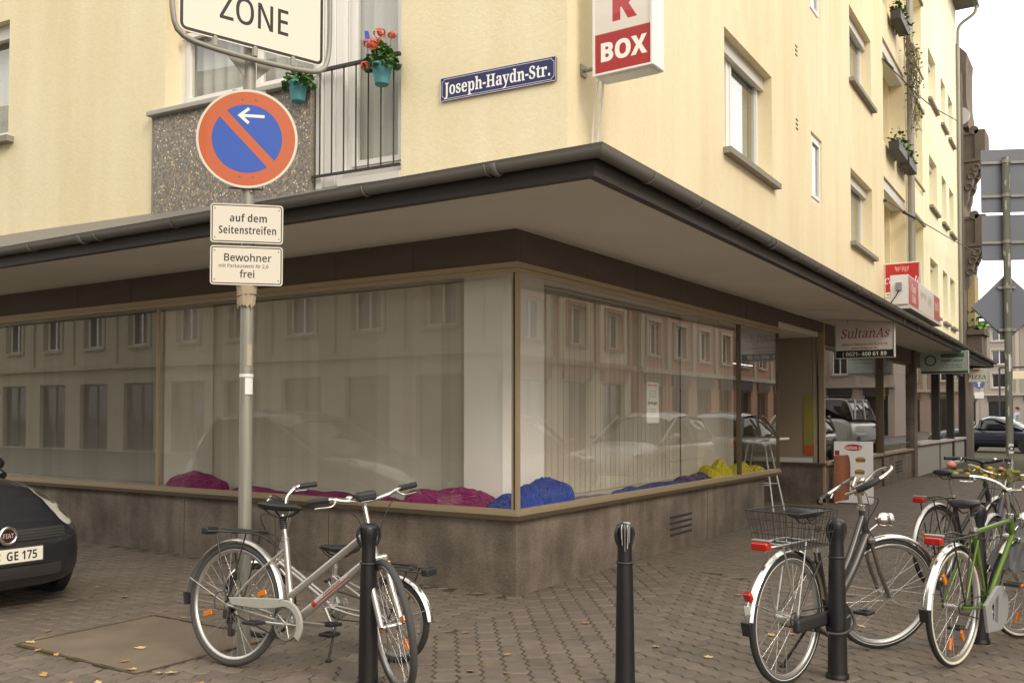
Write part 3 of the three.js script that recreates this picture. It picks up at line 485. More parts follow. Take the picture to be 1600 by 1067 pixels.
// ---------- flat print: a plate with rounded corners, printed front, metal back ----------
function plate(name, w, h, r, draw, parent, res = 400, back = M.alu, thick = 0.004) {
  const m = part(name, ext(rrect(w, h, r), thick).translate(0, 0, -thick - 0.001), back, parent);
  const g = new THREE.ShapeGeometry(rrect(w, h, r), 8), p = g.attributes.position, u = g.attributes.uv;
  for (let i = 0; i < p.count; i++) u.setXY(i, p.getX(i) / w + 0.5, p.getY(i) / h + 0.5);
  const W = Math.round(res * w), H = Math.round(res * h);
  part('print', g, new THREE.MeshPhysicalMaterial({ roughness: 0.42, clearcoat: 0.2, map: canvasTex(W, H, draw) }), m);
  return m;
}
const txt = (c, s, x, y, px, o = {}) => { c.save(); c.translate(x, y); c.rotate(o.rot ?? 0); c.scale(o.sx ?? 1, 1); c.font = `${o.style ?? 'bold'} ${px}px ${o.font ?? 'sans-serif'}`; c.textAlign = o.align ?? 'center'; c.textBaseline = o.base ?? 'middle'; c.fillStyle = o.fill ?? '#1a1816'; if (o.stroke) { c.lineWidth = o.lw ?? 2; c.strokeStyle = o.stroke; c.strokeText(s, 0, 0); } c.fillText(s, 0, 0); c.restore(); };
function rr2d(c, x, y, w, h, r) { c.beginPath(); c.moveTo(x + r, y); c.lineTo(x + w - r, y); c.quadraticCurveTo(x + w, y, x + w, y + r); c.lineTo(x + w, y + h - r); c.quadraticCurveTo(x + w, y + h, x + w - r, y + h); c.lineTo(x + r, y + h); c.quadraticCurveTo(x, y + h, x, y + h - r); c.lineTo(x, y + r); c.quadraticCurveTo(x, y, x + r, y); c.closePath(); }
const border = (c, W, H, r, lw, ins, bg = '#d6cdbd') => { c.fillStyle = bg; c.fillRect(0, 0, W, H); rr2d(c, ins, ins, W - 2 * ins, H - 2 * ins, r); c.lineWidth = lw; c.strokeStyle = '#1a1816'; c.stroke(); };

// ---------- sign post on the left ----------
{
  const S = thing('sign_post', 'galvanised post with a zone board, round no-parking sign and two white text plates', 'sign post', [-0.424, 0.03, 2.376]);
  S.rotation.z = -0.004;
  const py = h => V(0, h, 0);
  part('pole', bar(py(-0.05), py(4.9), 0.04, 0.038, 20), M.galv, S);
  const yaw = (deg) => { const a = R(deg) ; return a; };
  // direction of a panel's right hand given in degrees to the right of the view direction
  const face = deg => R(33.2) + R(90 - deg);
  const zone = plate('zone_sign', 0.93, 0.93, 0.05, (c, W, H) => { c.fillStyle = '#ded7c8'; c.fillRect(0, 0, W, H); rr2d(c, W * 0.018, H * 0.018, W * 0.964, H * 0.964, W * 0.04); c.lineWidth = W * 0.02; c.strokeStyle = '#1c1a18'; c.stroke(); txt(c, 'ZONE', W * 0.5, H * 0.775, W * 0.235, { style: 'normal', stroke: '#1a1816', lw: W * 0.004, sx: 0.82 }); }, S, 1000);
  zone.position.set(0.0, 4.105, 0.0); zone.rotation.y = face(50.5); zone.translateZ(0.075);
  const hw = 0.495, fr = [V(-hw, 0.5, 0), V(-hw, -0.40, 0), V(-hw + 0.03, -0.475, 0), V(-hw + 0.1, -0.51, 0), V(hw - 0.1, -0.51, 0), V(hw - 0.03, -0.475, 0), V(hw, -0.40, 0), V(hw, 0.5, 0)];
  part('tube_frame', [tube(fr, 0.017, 60, 8)], M.galv, zone);
  part('clamp', [-0.25, 0, 0.25].flatMap(x => [rb(0.03, 0.06, 0.03, 0.006, x, -0.485, 0.0), disc(0.008, 0.012, x, -0.455, 0.004, 'z', 8)]), M.galv, zone);
  for (const s of [-1, 1]) part('bracket', ext([[s * 0.17, -0.5], [s * 0.04, -0.5], [s * 0.04, -0.63]], 0.006).translate(0, 0, -0.06), M.galv, zone);
  // no parking
  const np = part('no_parking_sign', disc(0.302, 0.004, 0, 0, -0.004, 'z', 64), M.alu, S);
  const pg = new THREE.CircleGeometry(0.3, 64);
  part('print', pg, new THREE.MeshPhysicalMaterial({ roughness: 0.4, clearcoat: 0.2, map: canvasTex(700, 700, (c, W) => {
    const o = W / 2; c.fillStyle = '#d8d0c0'; c.fillRect(0, 0, W, W);
    c.fillStyle = '#be5a2a'; c.beginPath(); c.arc(o, o, W * 0.478, 0, 7); c.fill();
    c.fillStyle = '#2450ae'; c.beginPath(); c.arc(o, o, W * 0.348, 0, 7); c.fill();
    c.save(); c.translate(o, o); c.rotate(R(45)); c.fillStyle = '#be5a2a'; c.fillRect(-W * 0.36, -W * 0.047, W * 0.72, W * 0.094); c.restore();
    c.strokeStyle = '#efe9dc'; c.lineWidth = W * 0.03; c.beginPath(); c.moveTo(W * 0.665, W * 0.265); c.lineTo(W * 0.42, W * 0.265); c.moveTo(W * 0.51, W * 0.19); c.lineTo(W * 0.42, W * 0.265); c.lineTo(W * 0.51, W * 0.34); c.stroke();
    c.fillStyle = '#6b5a45'; for (const [x, y] of [[0.44, 0.105], [0.57, 0.105], [0.44, 0.89], [0.57, 0.89]]) { c.beginPath(); c.arc(W * x, W * y, W * 0.012, 0, 7); c.fill(); }
  }) }), np);
  np.position.set(0, 3.09, 0); np.rotation.y = face(84); np.translateZ(0.06); np.rotateZ(-0.03);
  part('clamp', [rb(0.2, 0.03, 0.05, 0.006, 0, 0.285, -0.03), rb(0.2, 0.03, 0.05, 0.006, 0, -0.285, -0.03), ...[-0.035, 0.035].map(x => disc(0.008, 0.01, x, -0.315, -0.02, 'z', 8))], M.galv, np);
  for (const [y, fn] of [[2.572, (c, W, H) => { txt(c, 'auf dem', W * 0.52, H * 0.36, H * 0.27, { sx: 0.88 }); txt(c, 'Seitenstreifen', W * 0.51, H * 0.67, H * 0.27, { sx: 0.78 }); }], [2.318, (c, W, H) => { txt(c, 'Bewohner', W * 0.51, H * 0.3, H * 0.26, { style: 'normal', stroke: '#1a1816', lw: 2.5 }); txt(c, 'mit Parkausweis Nr 2,6', W * 0.46, H * 0.515, H * 0.12, { style: 'normal', fill: '#3a342c', stroke: '#3a342c', lw: 0.8 }); txt(c, 'frei', W * 0.51, H * 0.72, H * 0.25, { style: 'normal', stroke: '#1a1816', lw: 2.5 }); }]]) {
    const p = plate('text_plate', 0.425, 0.237, 0.022, (c, W, H) => { border(c, W, H, 16, 7, 12); fn(c, W, H); c.fillStyle = '#8a8170'; for (const x of [0.06, 0.94]) for (const yy of [0.13, 0.87]) { c.beginPath(); c.arc(W * x, H * yy, 6, 0, 7); c.fill(); } }, S, 1200);
    p.position.set(0, y, 0); p.rotation.y = face(79); p.translateZ(0.06); part('clamp', [rb(0.12, 0.03, 0.05, 0.006, 0, 0.06, -0.03), rb(0.12, 0.03, 0.05, 0.006, 0, -0.06, -0.03)], M.galv, p);
  }
  const pap = part('paper_scrap', (() => { const g = new THREE.CylinderGeometry(0.062, 0.05, 0.13, 20, 4, true, -1.2, 2.6); const p = g.attributes.position; for (let i = 0; i < p.count; i++) { const k = p.getY(i) < -0.03 ? 1 : 0; p.setXYZ(i, p.getX(i) * (1 + 0.25 * (vn(i * 1.7, 3) - 0.3)), p.getY(i) + k * 0.05 * (vn(i * 0.9, 7) - 0.5), p.getZ(i) * (1 + 0.2 * vn(i * 2.1, 9))); } g.computeVertexNormals(); return g; })(), mat([0.42, 0.33, 0.23], 0.95, { side: DS }), S, 'torn brown cardboard scrap wired to the post');
  pap.position.set(0, 2.135, 0); pap.rotation.y = R(33);
  part('wire', [new THREE.TorusGeometry(0.065, 0.003, 5, 24).rotateX(Math.PI / 2).rotateZ(0.15).translate(0, 2.14, 0)], M.galv, S);
  part('tape', [new THREE.CylinderGeometry(0.0425, 0.0425, 0.02, 24, 1, true).translate(0, 1.655, 0), new THREE.CylinderGeometry(0.043, 0.043, 0.1, 12, 1, true, 0.6, 1.2).translate(0.004, 1.59, 0)], mat([0.75, 0.74, 0.72], 0.35, { side: DS }), S, 'shiny white tape round the post');
  part('sticker', new THREE.CylinderGeometry(0.0425, 0.0425, 0.13, 10, 1, true, 0.9, 0.7).translate(0, 1.78, 0), mat([0.4, 0.36, 0.27], 0.8, { side: DS }), S);
}
// street name plate and the light box on the corner
{
  const p = plate('street_name_sign', 1.03, 0.19, 0.012, (c, W, H) => {
    c.fillStyle = '#e6e2e0'; c.fillRect(0, 0, W, H); c.fillStyle = '#26265a'; c.fillRect(4, 4, W - 8, H - 8);
    c.strokeStyle = '#dcd9dc'; c.lineWidth = 4; const a = 16, k = 20; c.beginPath(); c.moveTo(a + k, a); c.lineTo(W - a - k, a); c.arc(W - a, a, k, Math.PI, Math.PI / 2, true); c.lineTo(W - a, H - a - k); c.arc(W - a, H - a, k, -Math.PI / 2, Math.PI, true); c.lineTo(a + k, H - a); c.arc(a, H - a, k, 0, -Math.PI / 2, true); c.lineTo(a, a + k); c.arc(a, a, k, Math.PI / 2, 0, true); c.stroke();
    txt(c, 'Joseph-Haydn-Str.', W * 0.5, H * 0.5, H * 0.72, { font: 'serif', fill: '#f2efec', stroke: '#f2efec', lw: 1.5, sx: 0.76 });
  }, scene, 1000, M.darkMetal, 0.012);
  put(p, FL, -0.6, 4.06, 0.022); info(p, 'dark blue enamel street name plate with white lettering on the yellow wall', 'street sign');
  part('standoff', [disc(0.015, 0.02, -0.45, 0, -0.011), disc(0.015, 0.02, 0.45, 0, -0.011)], M.darkMetal, p);
  const T = thing('light_box', 'upright white and red light box reading R BOX on the corner of the house', 'shop sign', [0.995, 3.985, -0.02]);
  const w = 0.49, h = 1.15, d = 0.2;
  part('housing', [rb(w, h, d, 0.012, 0, h / 2, 0), rb(w - 0.06, 0.02, d - 0.05, 0.004, 0, 0.0, 0)], mat([0.78, 0.77, 0.73], 0.4), T);
  const fr = part('face', new THREE.PlaneGeometry(w - 0.03, h - 0.03).translate(0, h / 2, d / 2 + 0.003), new THREE.MeshPhysicalMaterial({ roughness: 0.3, clearcoat: 0.4, map: canvasTex(490, 1150, (c, W, H) => {
    c.fillStyle = '#ddd5c8'; c.fillRect(0, 0, W, H); c.fillStyle = '#a82a2c'; c.fillRect(0, H * 0.735, W, H * 0.265);
    txt(c, 'R', W * 0.5, H * 0.555, H * 0.31, { fill: '#b22a2c', stroke: '#b22a2c', lw: 16 });
    txt(c, 'BOX', W * 0.5, H * 0.865, H * 0.168, { fill: '#f4efe4', stroke: '#f4efe4', lw: 8, sx: 1.05 });
    c.strokeStyle = '#caa56a'; c.lineWidth = 4; c.strokeRect(2, H * 0.735, W - 4, H * 0.263);
  }) }), T);
  part('edge_profile', [bx(-w / 2, -w / 2 + 0.015, 0, h, d / 2 + 0.004, d / 2 + 0.014), bx(w / 2 - 0.015, w / 2, 0, h, d / 2 + 0.004, d / 2 + 0.014), bx(-w / 2 + 0.015, w / 2 - 0.015, 0, 0.015, d / 2 + 0.004, d / 2 + 0.014)], M.white, T);
  part('bracket', [bar(V(-w / 2, 0.12, -0.03), V(-w / 2 - 0.18, 0.12, -0.03), 0.015), rb(0.02, 0.09, 0.09, 0.003, -w / 2 - 0.16, 0.12, -0.03)], M.galv, T);
  part('cable', [tube([V(-w / 2 + 0.03, 0, 0), V(-w / 2 - 0.02, -0.15, -0.06), V(-w / 2 - 0.1, -0.5, -0.13), V(-w / 2 - 0.13, -0.62, -0.14)], 0.011, 20), tube([V(-w / 2 + 0.0, 0.0, 0.02), V(-w / 2 - 0.08, -0.2, -0.06), V(-w / 2 - 0.14, -0.62, -0.12)], 0.007, 20)], M.white, T);
}

function scrib(c, x, y, w, h, col) { c.fillStyle = col; for (let i = 0; i < 14; i++) { const a = x + w * i / 14; c.fillRect(a, y + h * 0.25 * rnd(), w / 14 * (0.35 + 0.5 * rnd()), h * (0.5 + 0.3 * rnd())); } }

// ---------- hanging and projecting shop signs ----------
function hanging(name, label, x, y, z, w, h, d, draw, parts, hang = 0) {
  const T = thing(name, label, 'shop sign', [x, y, z]);
  part('box', rb(w, h, d, 0.008), M.white, T);
  part('face', new THREE.PlaneGeometry(w - 0.03, h - 0.02).translate(0, 0, d / 2 + 0.003), new THREE.MeshPhysicalMaterial({ roughness: 0.3, clearcoat: 0.4, map: canvasTex(Math.round(w * 620), Math.round(h * 620), draw) }), T);
  part('edge', [bx(w / 2 - 0.014, w / 2, -h / 2, h / 2, d / 2 + 0.004, d / 2 + 0.012), bx(-w / 2, -w / 2 + 0.014, -h / 2, h / 2, d / 2 + 0.004, d / 2 + 0.012)], M.alu, T);
  if (hang) part('hanger', [-0.3, 0.3].map(k => bar(V(k * w, h / 2, 0), V(k * w, h / 2 + hang, 0), 0.012)), M.alu, T);
  return T;
}
hanging('hanging_sign', 'white kebab shop sign with red script and a black phone number strip under the canopy', 0.755, 2.585, -8.72, 0.87, 0.545, 0.1, (c, W, H) => {
  c.fillStyle = '#d9d2c8'; c.fillRect(0, 0, W, H);
  txt(c, 'SultanAs', W * 0.5, H * 0.3, H * 0.36, { font: 'serif', style: 'italic', fill: '#8f2126', sx: 0.9, stroke: '#8f2126', lw: 1 });
  txt(c, 'KEBAP & TÜRKISCHE SPEZIALITÄTEN', W * 0.5, H * 0.62, H * 0.085, { fill: '#a8262a', sx: 0.88 });
  txt(c, 'www.sultan-as.de', W * 0.5, H * 0.725, H * 0.085, { fill: '#a8262a' });
  c.fillStyle = '#15201c'; c.fillRect(0, H * 0.79, W, H * 0.21); txt(c, '( 0621- 400 61 89', W * 0.5, H * 0.9, H * 0.16, { fill: '#e8ecd8' });
}, 0, 0.05);
hanging('hanging_sign', 'pale green driving school sign hanging deeper under the canopy', 0.76, 2.6, -16.4, 0.98, 0.5, 0.1, (c, W, H) => {
  c.fillStyle = '#a9b5a8'; c.fillRect(0, 0, W, H); c.fillStyle = '#3d5247'; c.beginPath(); c.arc(W * 0.2, H * 0.4, H * 0.26, 0, 7); c.fill(); c.fillStyle = '#a9b5a8'; c.beginPath(); c.arc(W * 0.2, H * 0.4, H * 0.19, 0, 7); c.fill();
  txt(c, 'FAHRSCHULE', W * 0.66, H * 0.42, H * 0.17, { fill: '#1f2b25', sx: 0.85 }); c.fillStyle = '#3d6b4b'; c.fillRect(W * 0.42, H * 0.1, W * 0.5, H * 0.18);
  scrib(c, W * 0.45, H * 0.6, W * 0.42, H * 0.06, '#3c4a43'); scrib(c, W * 0.45, H * 0.72, W * 0.44, H * 0.06, '#3c4a43'); c.fillStyle = '#2e4338'; c.fillRect(0, H * 0.9, W, H * 0.1);
}, 0, 0.06);
hanging('hanging_sign', 'small white pizza sign at the far end of the canopy', 0.14, 2.7, -27.3, 0.68, 0.42, 0.08, (c, W, H) => { c.fillStyle = '#e3ddd0'; c.fillRect(0, 0, W, H); c.fillStyle = '#caa050'; c.beginPath(); c.arc(W * 0.5, 0, H * 0.22, 0, Math.PI); c.fill(); txt(c, 'PIZZA', W * 0.5, H * 0.62, H * 0.44, { font: 'serif', fill: '#3a3a44' }); }, 0, 0.08);
hanging('projecting_sign', 'red cola sign with white script standing out from the wall beside the downpipe', 0.56, 4.03, -12.8, 0.66, 0.66, 0.09, (c, W, H) => {
  c.fillStyle = '#bb1f2a'; c.fillRect(0, 0, W, H); c.strokeStyle = '#e6e0d6'; c.lineWidth = 10; c.strokeRect(3, 3, W - 6, H - 6); c.fillStyle = '#e6e0d6'; c.fillRect(0, H * 0.86, W, H * 0.14);
  scrib(c, W * 0.3, H * 0.08, W * 0.4, H * 0.2, '#d9a49a'); txt(c, 'Coca-Cola', W * 0.5, H * 0.52, H * 0.24, { font: 'serif', style: 'italic bold', fill: '#f6f0e8', sx: 0.9 }); scrib(c, W * 0.06, H * 0.9, W * 0.3, H * 0.07, '#3a3634');
});
{
  const T = thing('canopy_light_box', 'long red and white light box standing on the canopy edge', 'shop sign', [1.28, 3.03, -8.6]); T.rotation.y = 0.024;
  part('housing', [rb(0.26, 0.46, 3.4, 0.01, 0, 0.28, -1.7), bx(-0.15, 0.16, 0.0, 0.045, -3.4, 0)], M.trim, T);
  part('face', new THREE.PlaneGeometry(3.34, 0.42).rotateY(Math.PI / 2).translate(0.134, 0.28, -1.7), new THREE.MeshPhysicalMaterial({ roughness: 0.3, map: canvasTex(1300, 164, (c, W, H) => {
    c.fillStyle = '#dcd6cc'; c.fillRect(0, 0, W, H); c.fillStyle = '#b8262b'; c.fillRect(0, 0, W * 0.27, H); c.fillStyle = '#b5402f'; c.fillRect(W * 0.78, 0, W * 0.22, H);
    txt(c, 'Coca', W * 0.13, H * 0.36, H * 0.4, { font: 'serif', style: 'italic bold', fill: '#f1e9df' }); txt(c, 'Cola', W * 0.13, H * 0.72, H * 0.4, { font: 'serif', style: 'italic bold', fill: '#f1e9df' });
    scrib(c, W * 0.32, H * 0.2, W * 0.2, H * 0.35, '#b58a80'); scrib(c, W * 0.57, H * 0.2, W * 0.15, H * 0.5, '#a9a39a'); scrib(c, W * 0.82, H * 0.2, W * 0.14, H * 0.5, '#d9c4b4');
  }) }), T);
  part('end_plate', bx(-0.12, 0.12, 0.07, 0.49, 0.001, 0.012), M.white, T); part('junction_box', rb(0.08, 0.12, 0.06, 0.008, 0.0, 0.33, 0.04), mat([0.25, 0.27, 0.26], 0.6), T);
  part('cable', tube([V(0, 0.27, 0.05), V(-0.03, 0.2, 0.06), V(-0.1, 0.1, 0.05), V(-0.12, -0.02, 0.04)], 0.008, 16), M.black, T);
  part('foot', [-0.3, -1.7, -3.1].map(z => bx(-0.03, 0.03, -0.2, 0.001, z - 0.02, z + 0.02)), M.zinc, T);
}
// ---------- traffic signs seen from behind, on the right ----------
{
  const T = thing('traffic_sign_post', 'greenish post on the right with two grey sign backs and a diamond sign back', 'sign post', [3.165, 0, -3.62]);
  part('pole', bar(V(0, 0, 0), V(0, 3.87, 0), 0.033, 0.033, 18), mat(0xffffff, 0.6, { map: tex(64, 256, (u, v) => { const f = fbm(u * 4, v * 16, 4, 4, 14); return f > 0.66 ? [0.7, 0.69, 0.64] : lerp([0.47, 0.475, 0.42], [0.39, 0.395, 0.345], f); }, true, [1, 1]) }), T);
  const back = mat([0.17, 0.175, 0.2], 0.5, { metalness: 0.4 }), q = new THREE.Group();
  const face = R(33.2) - R(8);
  const add = (n, g, m) => { const o = part(n, g, m, T); o.rotation.y = face; return o; };
  add('sign_back', ext(rrect(0.48, 0.6, 0.02), 0.012).translate(0.035, 3.66, -0.06), back); add('sign_back', ext(rrect(0.48, 0.43, 0.02), 0.012).translate(0.035, 3.12, -0.06), back);
  const dia = ext([[0, -0.31], [0.31, 0], [0, 0.31], [-0.31, 0]], 0.012, 0.006).translate(0.01, 2.46, -0.06); add('diamond_sign_back', dia, back);
  add('cross_bar', [3.83, 3.51, 3.07].map(y => rb(0.46, 0.026, 0.02, 0.004, 0.02, y, -0.036)), M.galv);
  add('clamp', [3.83, 3.51, 3.07, 2.64, 2.24].map(y => mv(new THREE.CylinderGeometry(0.04, 0.04, 0.03, 16), 0, y, 0)).concat([2.64, 2.24].flatMap(y => [rb(0.16, 0.025, 0.03, 0.005, 0, y, -0.03)])), M.galv);
  add('sticker', [new THREE.CylinderGeometry(0.0345, 0.0345, 0.09, 12, 1, true, -0.6, 1.3).translate(0, 1.13, 0), new THREE.CylinderGeometry(0.0345, 0.0345, 0.16, 8, 1, true, -0.3, 0.4).translate(0, 1.93, 0)], mat([0.75, 0.74, 0.7], 0.5, { side: DS }));
  add('sticker_print', [new THREE.TorusGeometry(0.018, 0.006, 4, 16).translate(0.004, 1.13, 0.034)], M.black);
}
// ---------- bollards ----------
{
  const streak = canvasTex(256, 512, (c, W, H) => { c.fillStyle = '#1b1a1d'; c.fillRect(0, 0, W, H); for (let i = 0; i < 500; i++) { c.fillStyle = `rgba(${90 + 60 * rnd() | 0},${88 + 60 * rnd() | 0},90,${rnd() * 0.22})`; c.fillRect(rnd() * W, rnd() * H, 1 + rnd() * 2, 1 + rnd() * 7); } });
  const paint = new THREE.MeshStandardMaterial({ map: streak, roughness: 0.42 });
  const T = thing('bollard', 'dark tapered iron bollard standing alone in the middle, its head streaked with bird droppings', 'bollard', [1.82, 0, 1.74], 0, 'iron bollards along the pavement edge');
  const prof = [[0.072, 0], [0.072, 0.02], [0.062, 0.03], [0.0585, 0.25], [0.052, 0.58], [0.049, 0.655]];
  part('shaft', new THREE.LatheGeometry(prof.map(p => new THREE.Vector2(...p)), 32), paint, T);
  part('ring', mv(new THREE.TorusGeometry(0.05, 0.006, 8, 28).rotateX(Math.PI / 2), 0, 0.662, 0), M.darkMetal, T);
  const h = part('head', [new THREE.LatheGeometry([[0.047, 0.664], [0.045, 0.74], [0.048, 0.78], [0.056, 0.81], [0.056, 0.842], [0.05, 0.858], [0.03, 0.872], [0, 0.874]].map(p => new THREE.Vector2(...p)), 8)], paint, T);
  for (const s of [-1, 1]) part('chain_lug', tube([V(s * 0.046, 0.75, 0), V(s * 0.068, 0.785, 0), V(s * 0.072, 0.82, 0), V(s * 0.056, 0.85, 0), V(s * 0.03, 0.866, 0)], 0.009, 16, 8), paint, h).rotation.y = R(33);
  const copies = [[0.69, 2.5, 'dark iron bollard standing in front of the silver bicycle'], [2.715, 0.925, 'dark iron bollard with the basket bicycle chained to it'], [3.27, -0.38, 'dark iron bollard half hidden behind the green bicycle']];
  const drop = mat([0.5, 0.48, 0.43], 0.8);
  for (const [x, z, l] of copies) { const c = T.clone(); c.name = numbered('bollard'); c.position.set(x, 0, z); c.rotation.y = rr(0, 0.5); c.userData = { ...T.userData, label: l }; scene.add(c); }
  const sp = []; for (let i = 0; i < 5; i++) { const a = rr(-0.5, 1.3), y0 = 0.868, l = rr(0.03, 0.15); const r = y => y > 0.81 ? 0.058 : 0.0575 - (0.81 - y) * 0.16; const pts = []; for (let k = 0; k <= 5; k++) { const y = y0 - l * k / 5, q = Math.max(0.046, r(y)) * (k ? 1 : 0.75); pts.push(V(Math.sin(a) * q, y, Math.cos(a) * q)); } sp.push(tube(pts, rr(0.0012, 0.003), 10, 5)); }
  sp.push(ball(0.026, 0.01, 0.87, 0, 1.1, 0.2, 1.0)); part('droppings', sp, drop, h);
  T.rotation.y = R(33);
}
for (const o of scene.children) if (/^bollard/.test(o.name)) o.scale.set(0.85, 1, 0.85);
// ---------- bicycles ----------
const wheelParts = {};
function wheel(parent, r, o, M4) {
  const w = new THREE.Group(); w.name = 'wheel'; parent.add(w);
  const tr = o.tyre ?? 0.019;
  part('tyre', new THREE.TorusGeometry(r - tr, tr, 10, 56), o.tyreMat ?? M.rubber, w);
  if (o.whitewall) part('tyre_wall', [-1, 1].map(s => mv(new THREE.TorusGeometry(r - tr * 1.25, tr * 0.5, 6, 56), 0, 0, s * tr * 0.62)), mat([0.62, 0.58, 0.48], 0.8), w);
  else if (o.reflex) part('reflective_stripe', [-1, 1].map(s => mv(new THREE.TorusGeometry(r - tr * 1.5, 0.0022, 5, 56), 0, 0, s * tr * 0.86)), M.white, w);
  const rim = new THREE.LatheGeometry([[r - 2 * tr - 0.016, -0.006], [r - 2 * tr - 0.016, 0.006], [r - 2 * tr - 0.002, 0.012], [r - 2 * tr + 0.006, 0.013], [r - 2 * tr + 0.004, 0], [r - 2 * tr + 0.006, -0.013], [r - 2 * tr - 0.002, -0.012], [r - 2 * tr - 0.016, -0.006]].map(p => new THREE.Vector2(...p)), 56).rotateX(Math.PI / 2);
  part('rim', rim, M.alu, w);
  part('hub', [bar(V(0, 0, -0.05), V(0, 0, 0.05), o.hub ?? 0.016, o.hub ?? 0.016, 14), ...[-0.03, 0.03].map(z => disc(0.03, 0.004, 0, 0, z))], M.alu, w);
  const sp = []; const N = 32, ro = r - 2 * tr - 0.014;
  for (let i = 0; i < N; i++) { const s = i % 2 ? 1 : -1, a = i / N * 2 * Math.PI, off = (i % 4 < 2 ? 1 : -1) * 1.25; sp.push(bar(V(0.028 * Math.cos(a + off), 0.028 * Math.sin(a + off), s * 0.03), V(ro * Math.cos(a), ro * Math.sin(a), s * 0.002), 0.0013, 0.0013, 4)); }
  part('spokes', sp, M.chrome, w).userData.kind = 'stuff';
  for (const a of o.reflectors ?? []) part('reflector', mv(rb(0.03, 0.065, 0.014, 0.005), 0, 0, 0).rotateZ(0).translate(0, r * 0.62, 0).rotateZ(a), M.orange, w);
  if (M4) w.applyMatrix4(M4); return w;
}
function fender(r, a0, a1, w = 0.05, off = 0.028) {
  const secs = []; for (let i = 0; i <= 30; i++) { const a = a0 + (a1 - a0) * i / 30, s = []; for (let j = 0; j <= 6; j++) { const t = j / 6 * 2 - 1, R0 = r + off - 0.014 * t * t; s.push(V(R0 * Math.cos(a), R0 * Math.sin(a), t * w / 2)); } secs.push(s); }
  const inn = secs.map(s => s.map(p => { const k = 1 - 0.003 / Math.hypot(p.x, p.y); return V(p.x * k, p.y * k, p.z); }));
  return [loft(secs), loft(inn.map(s => [...s].reverse()))];
}
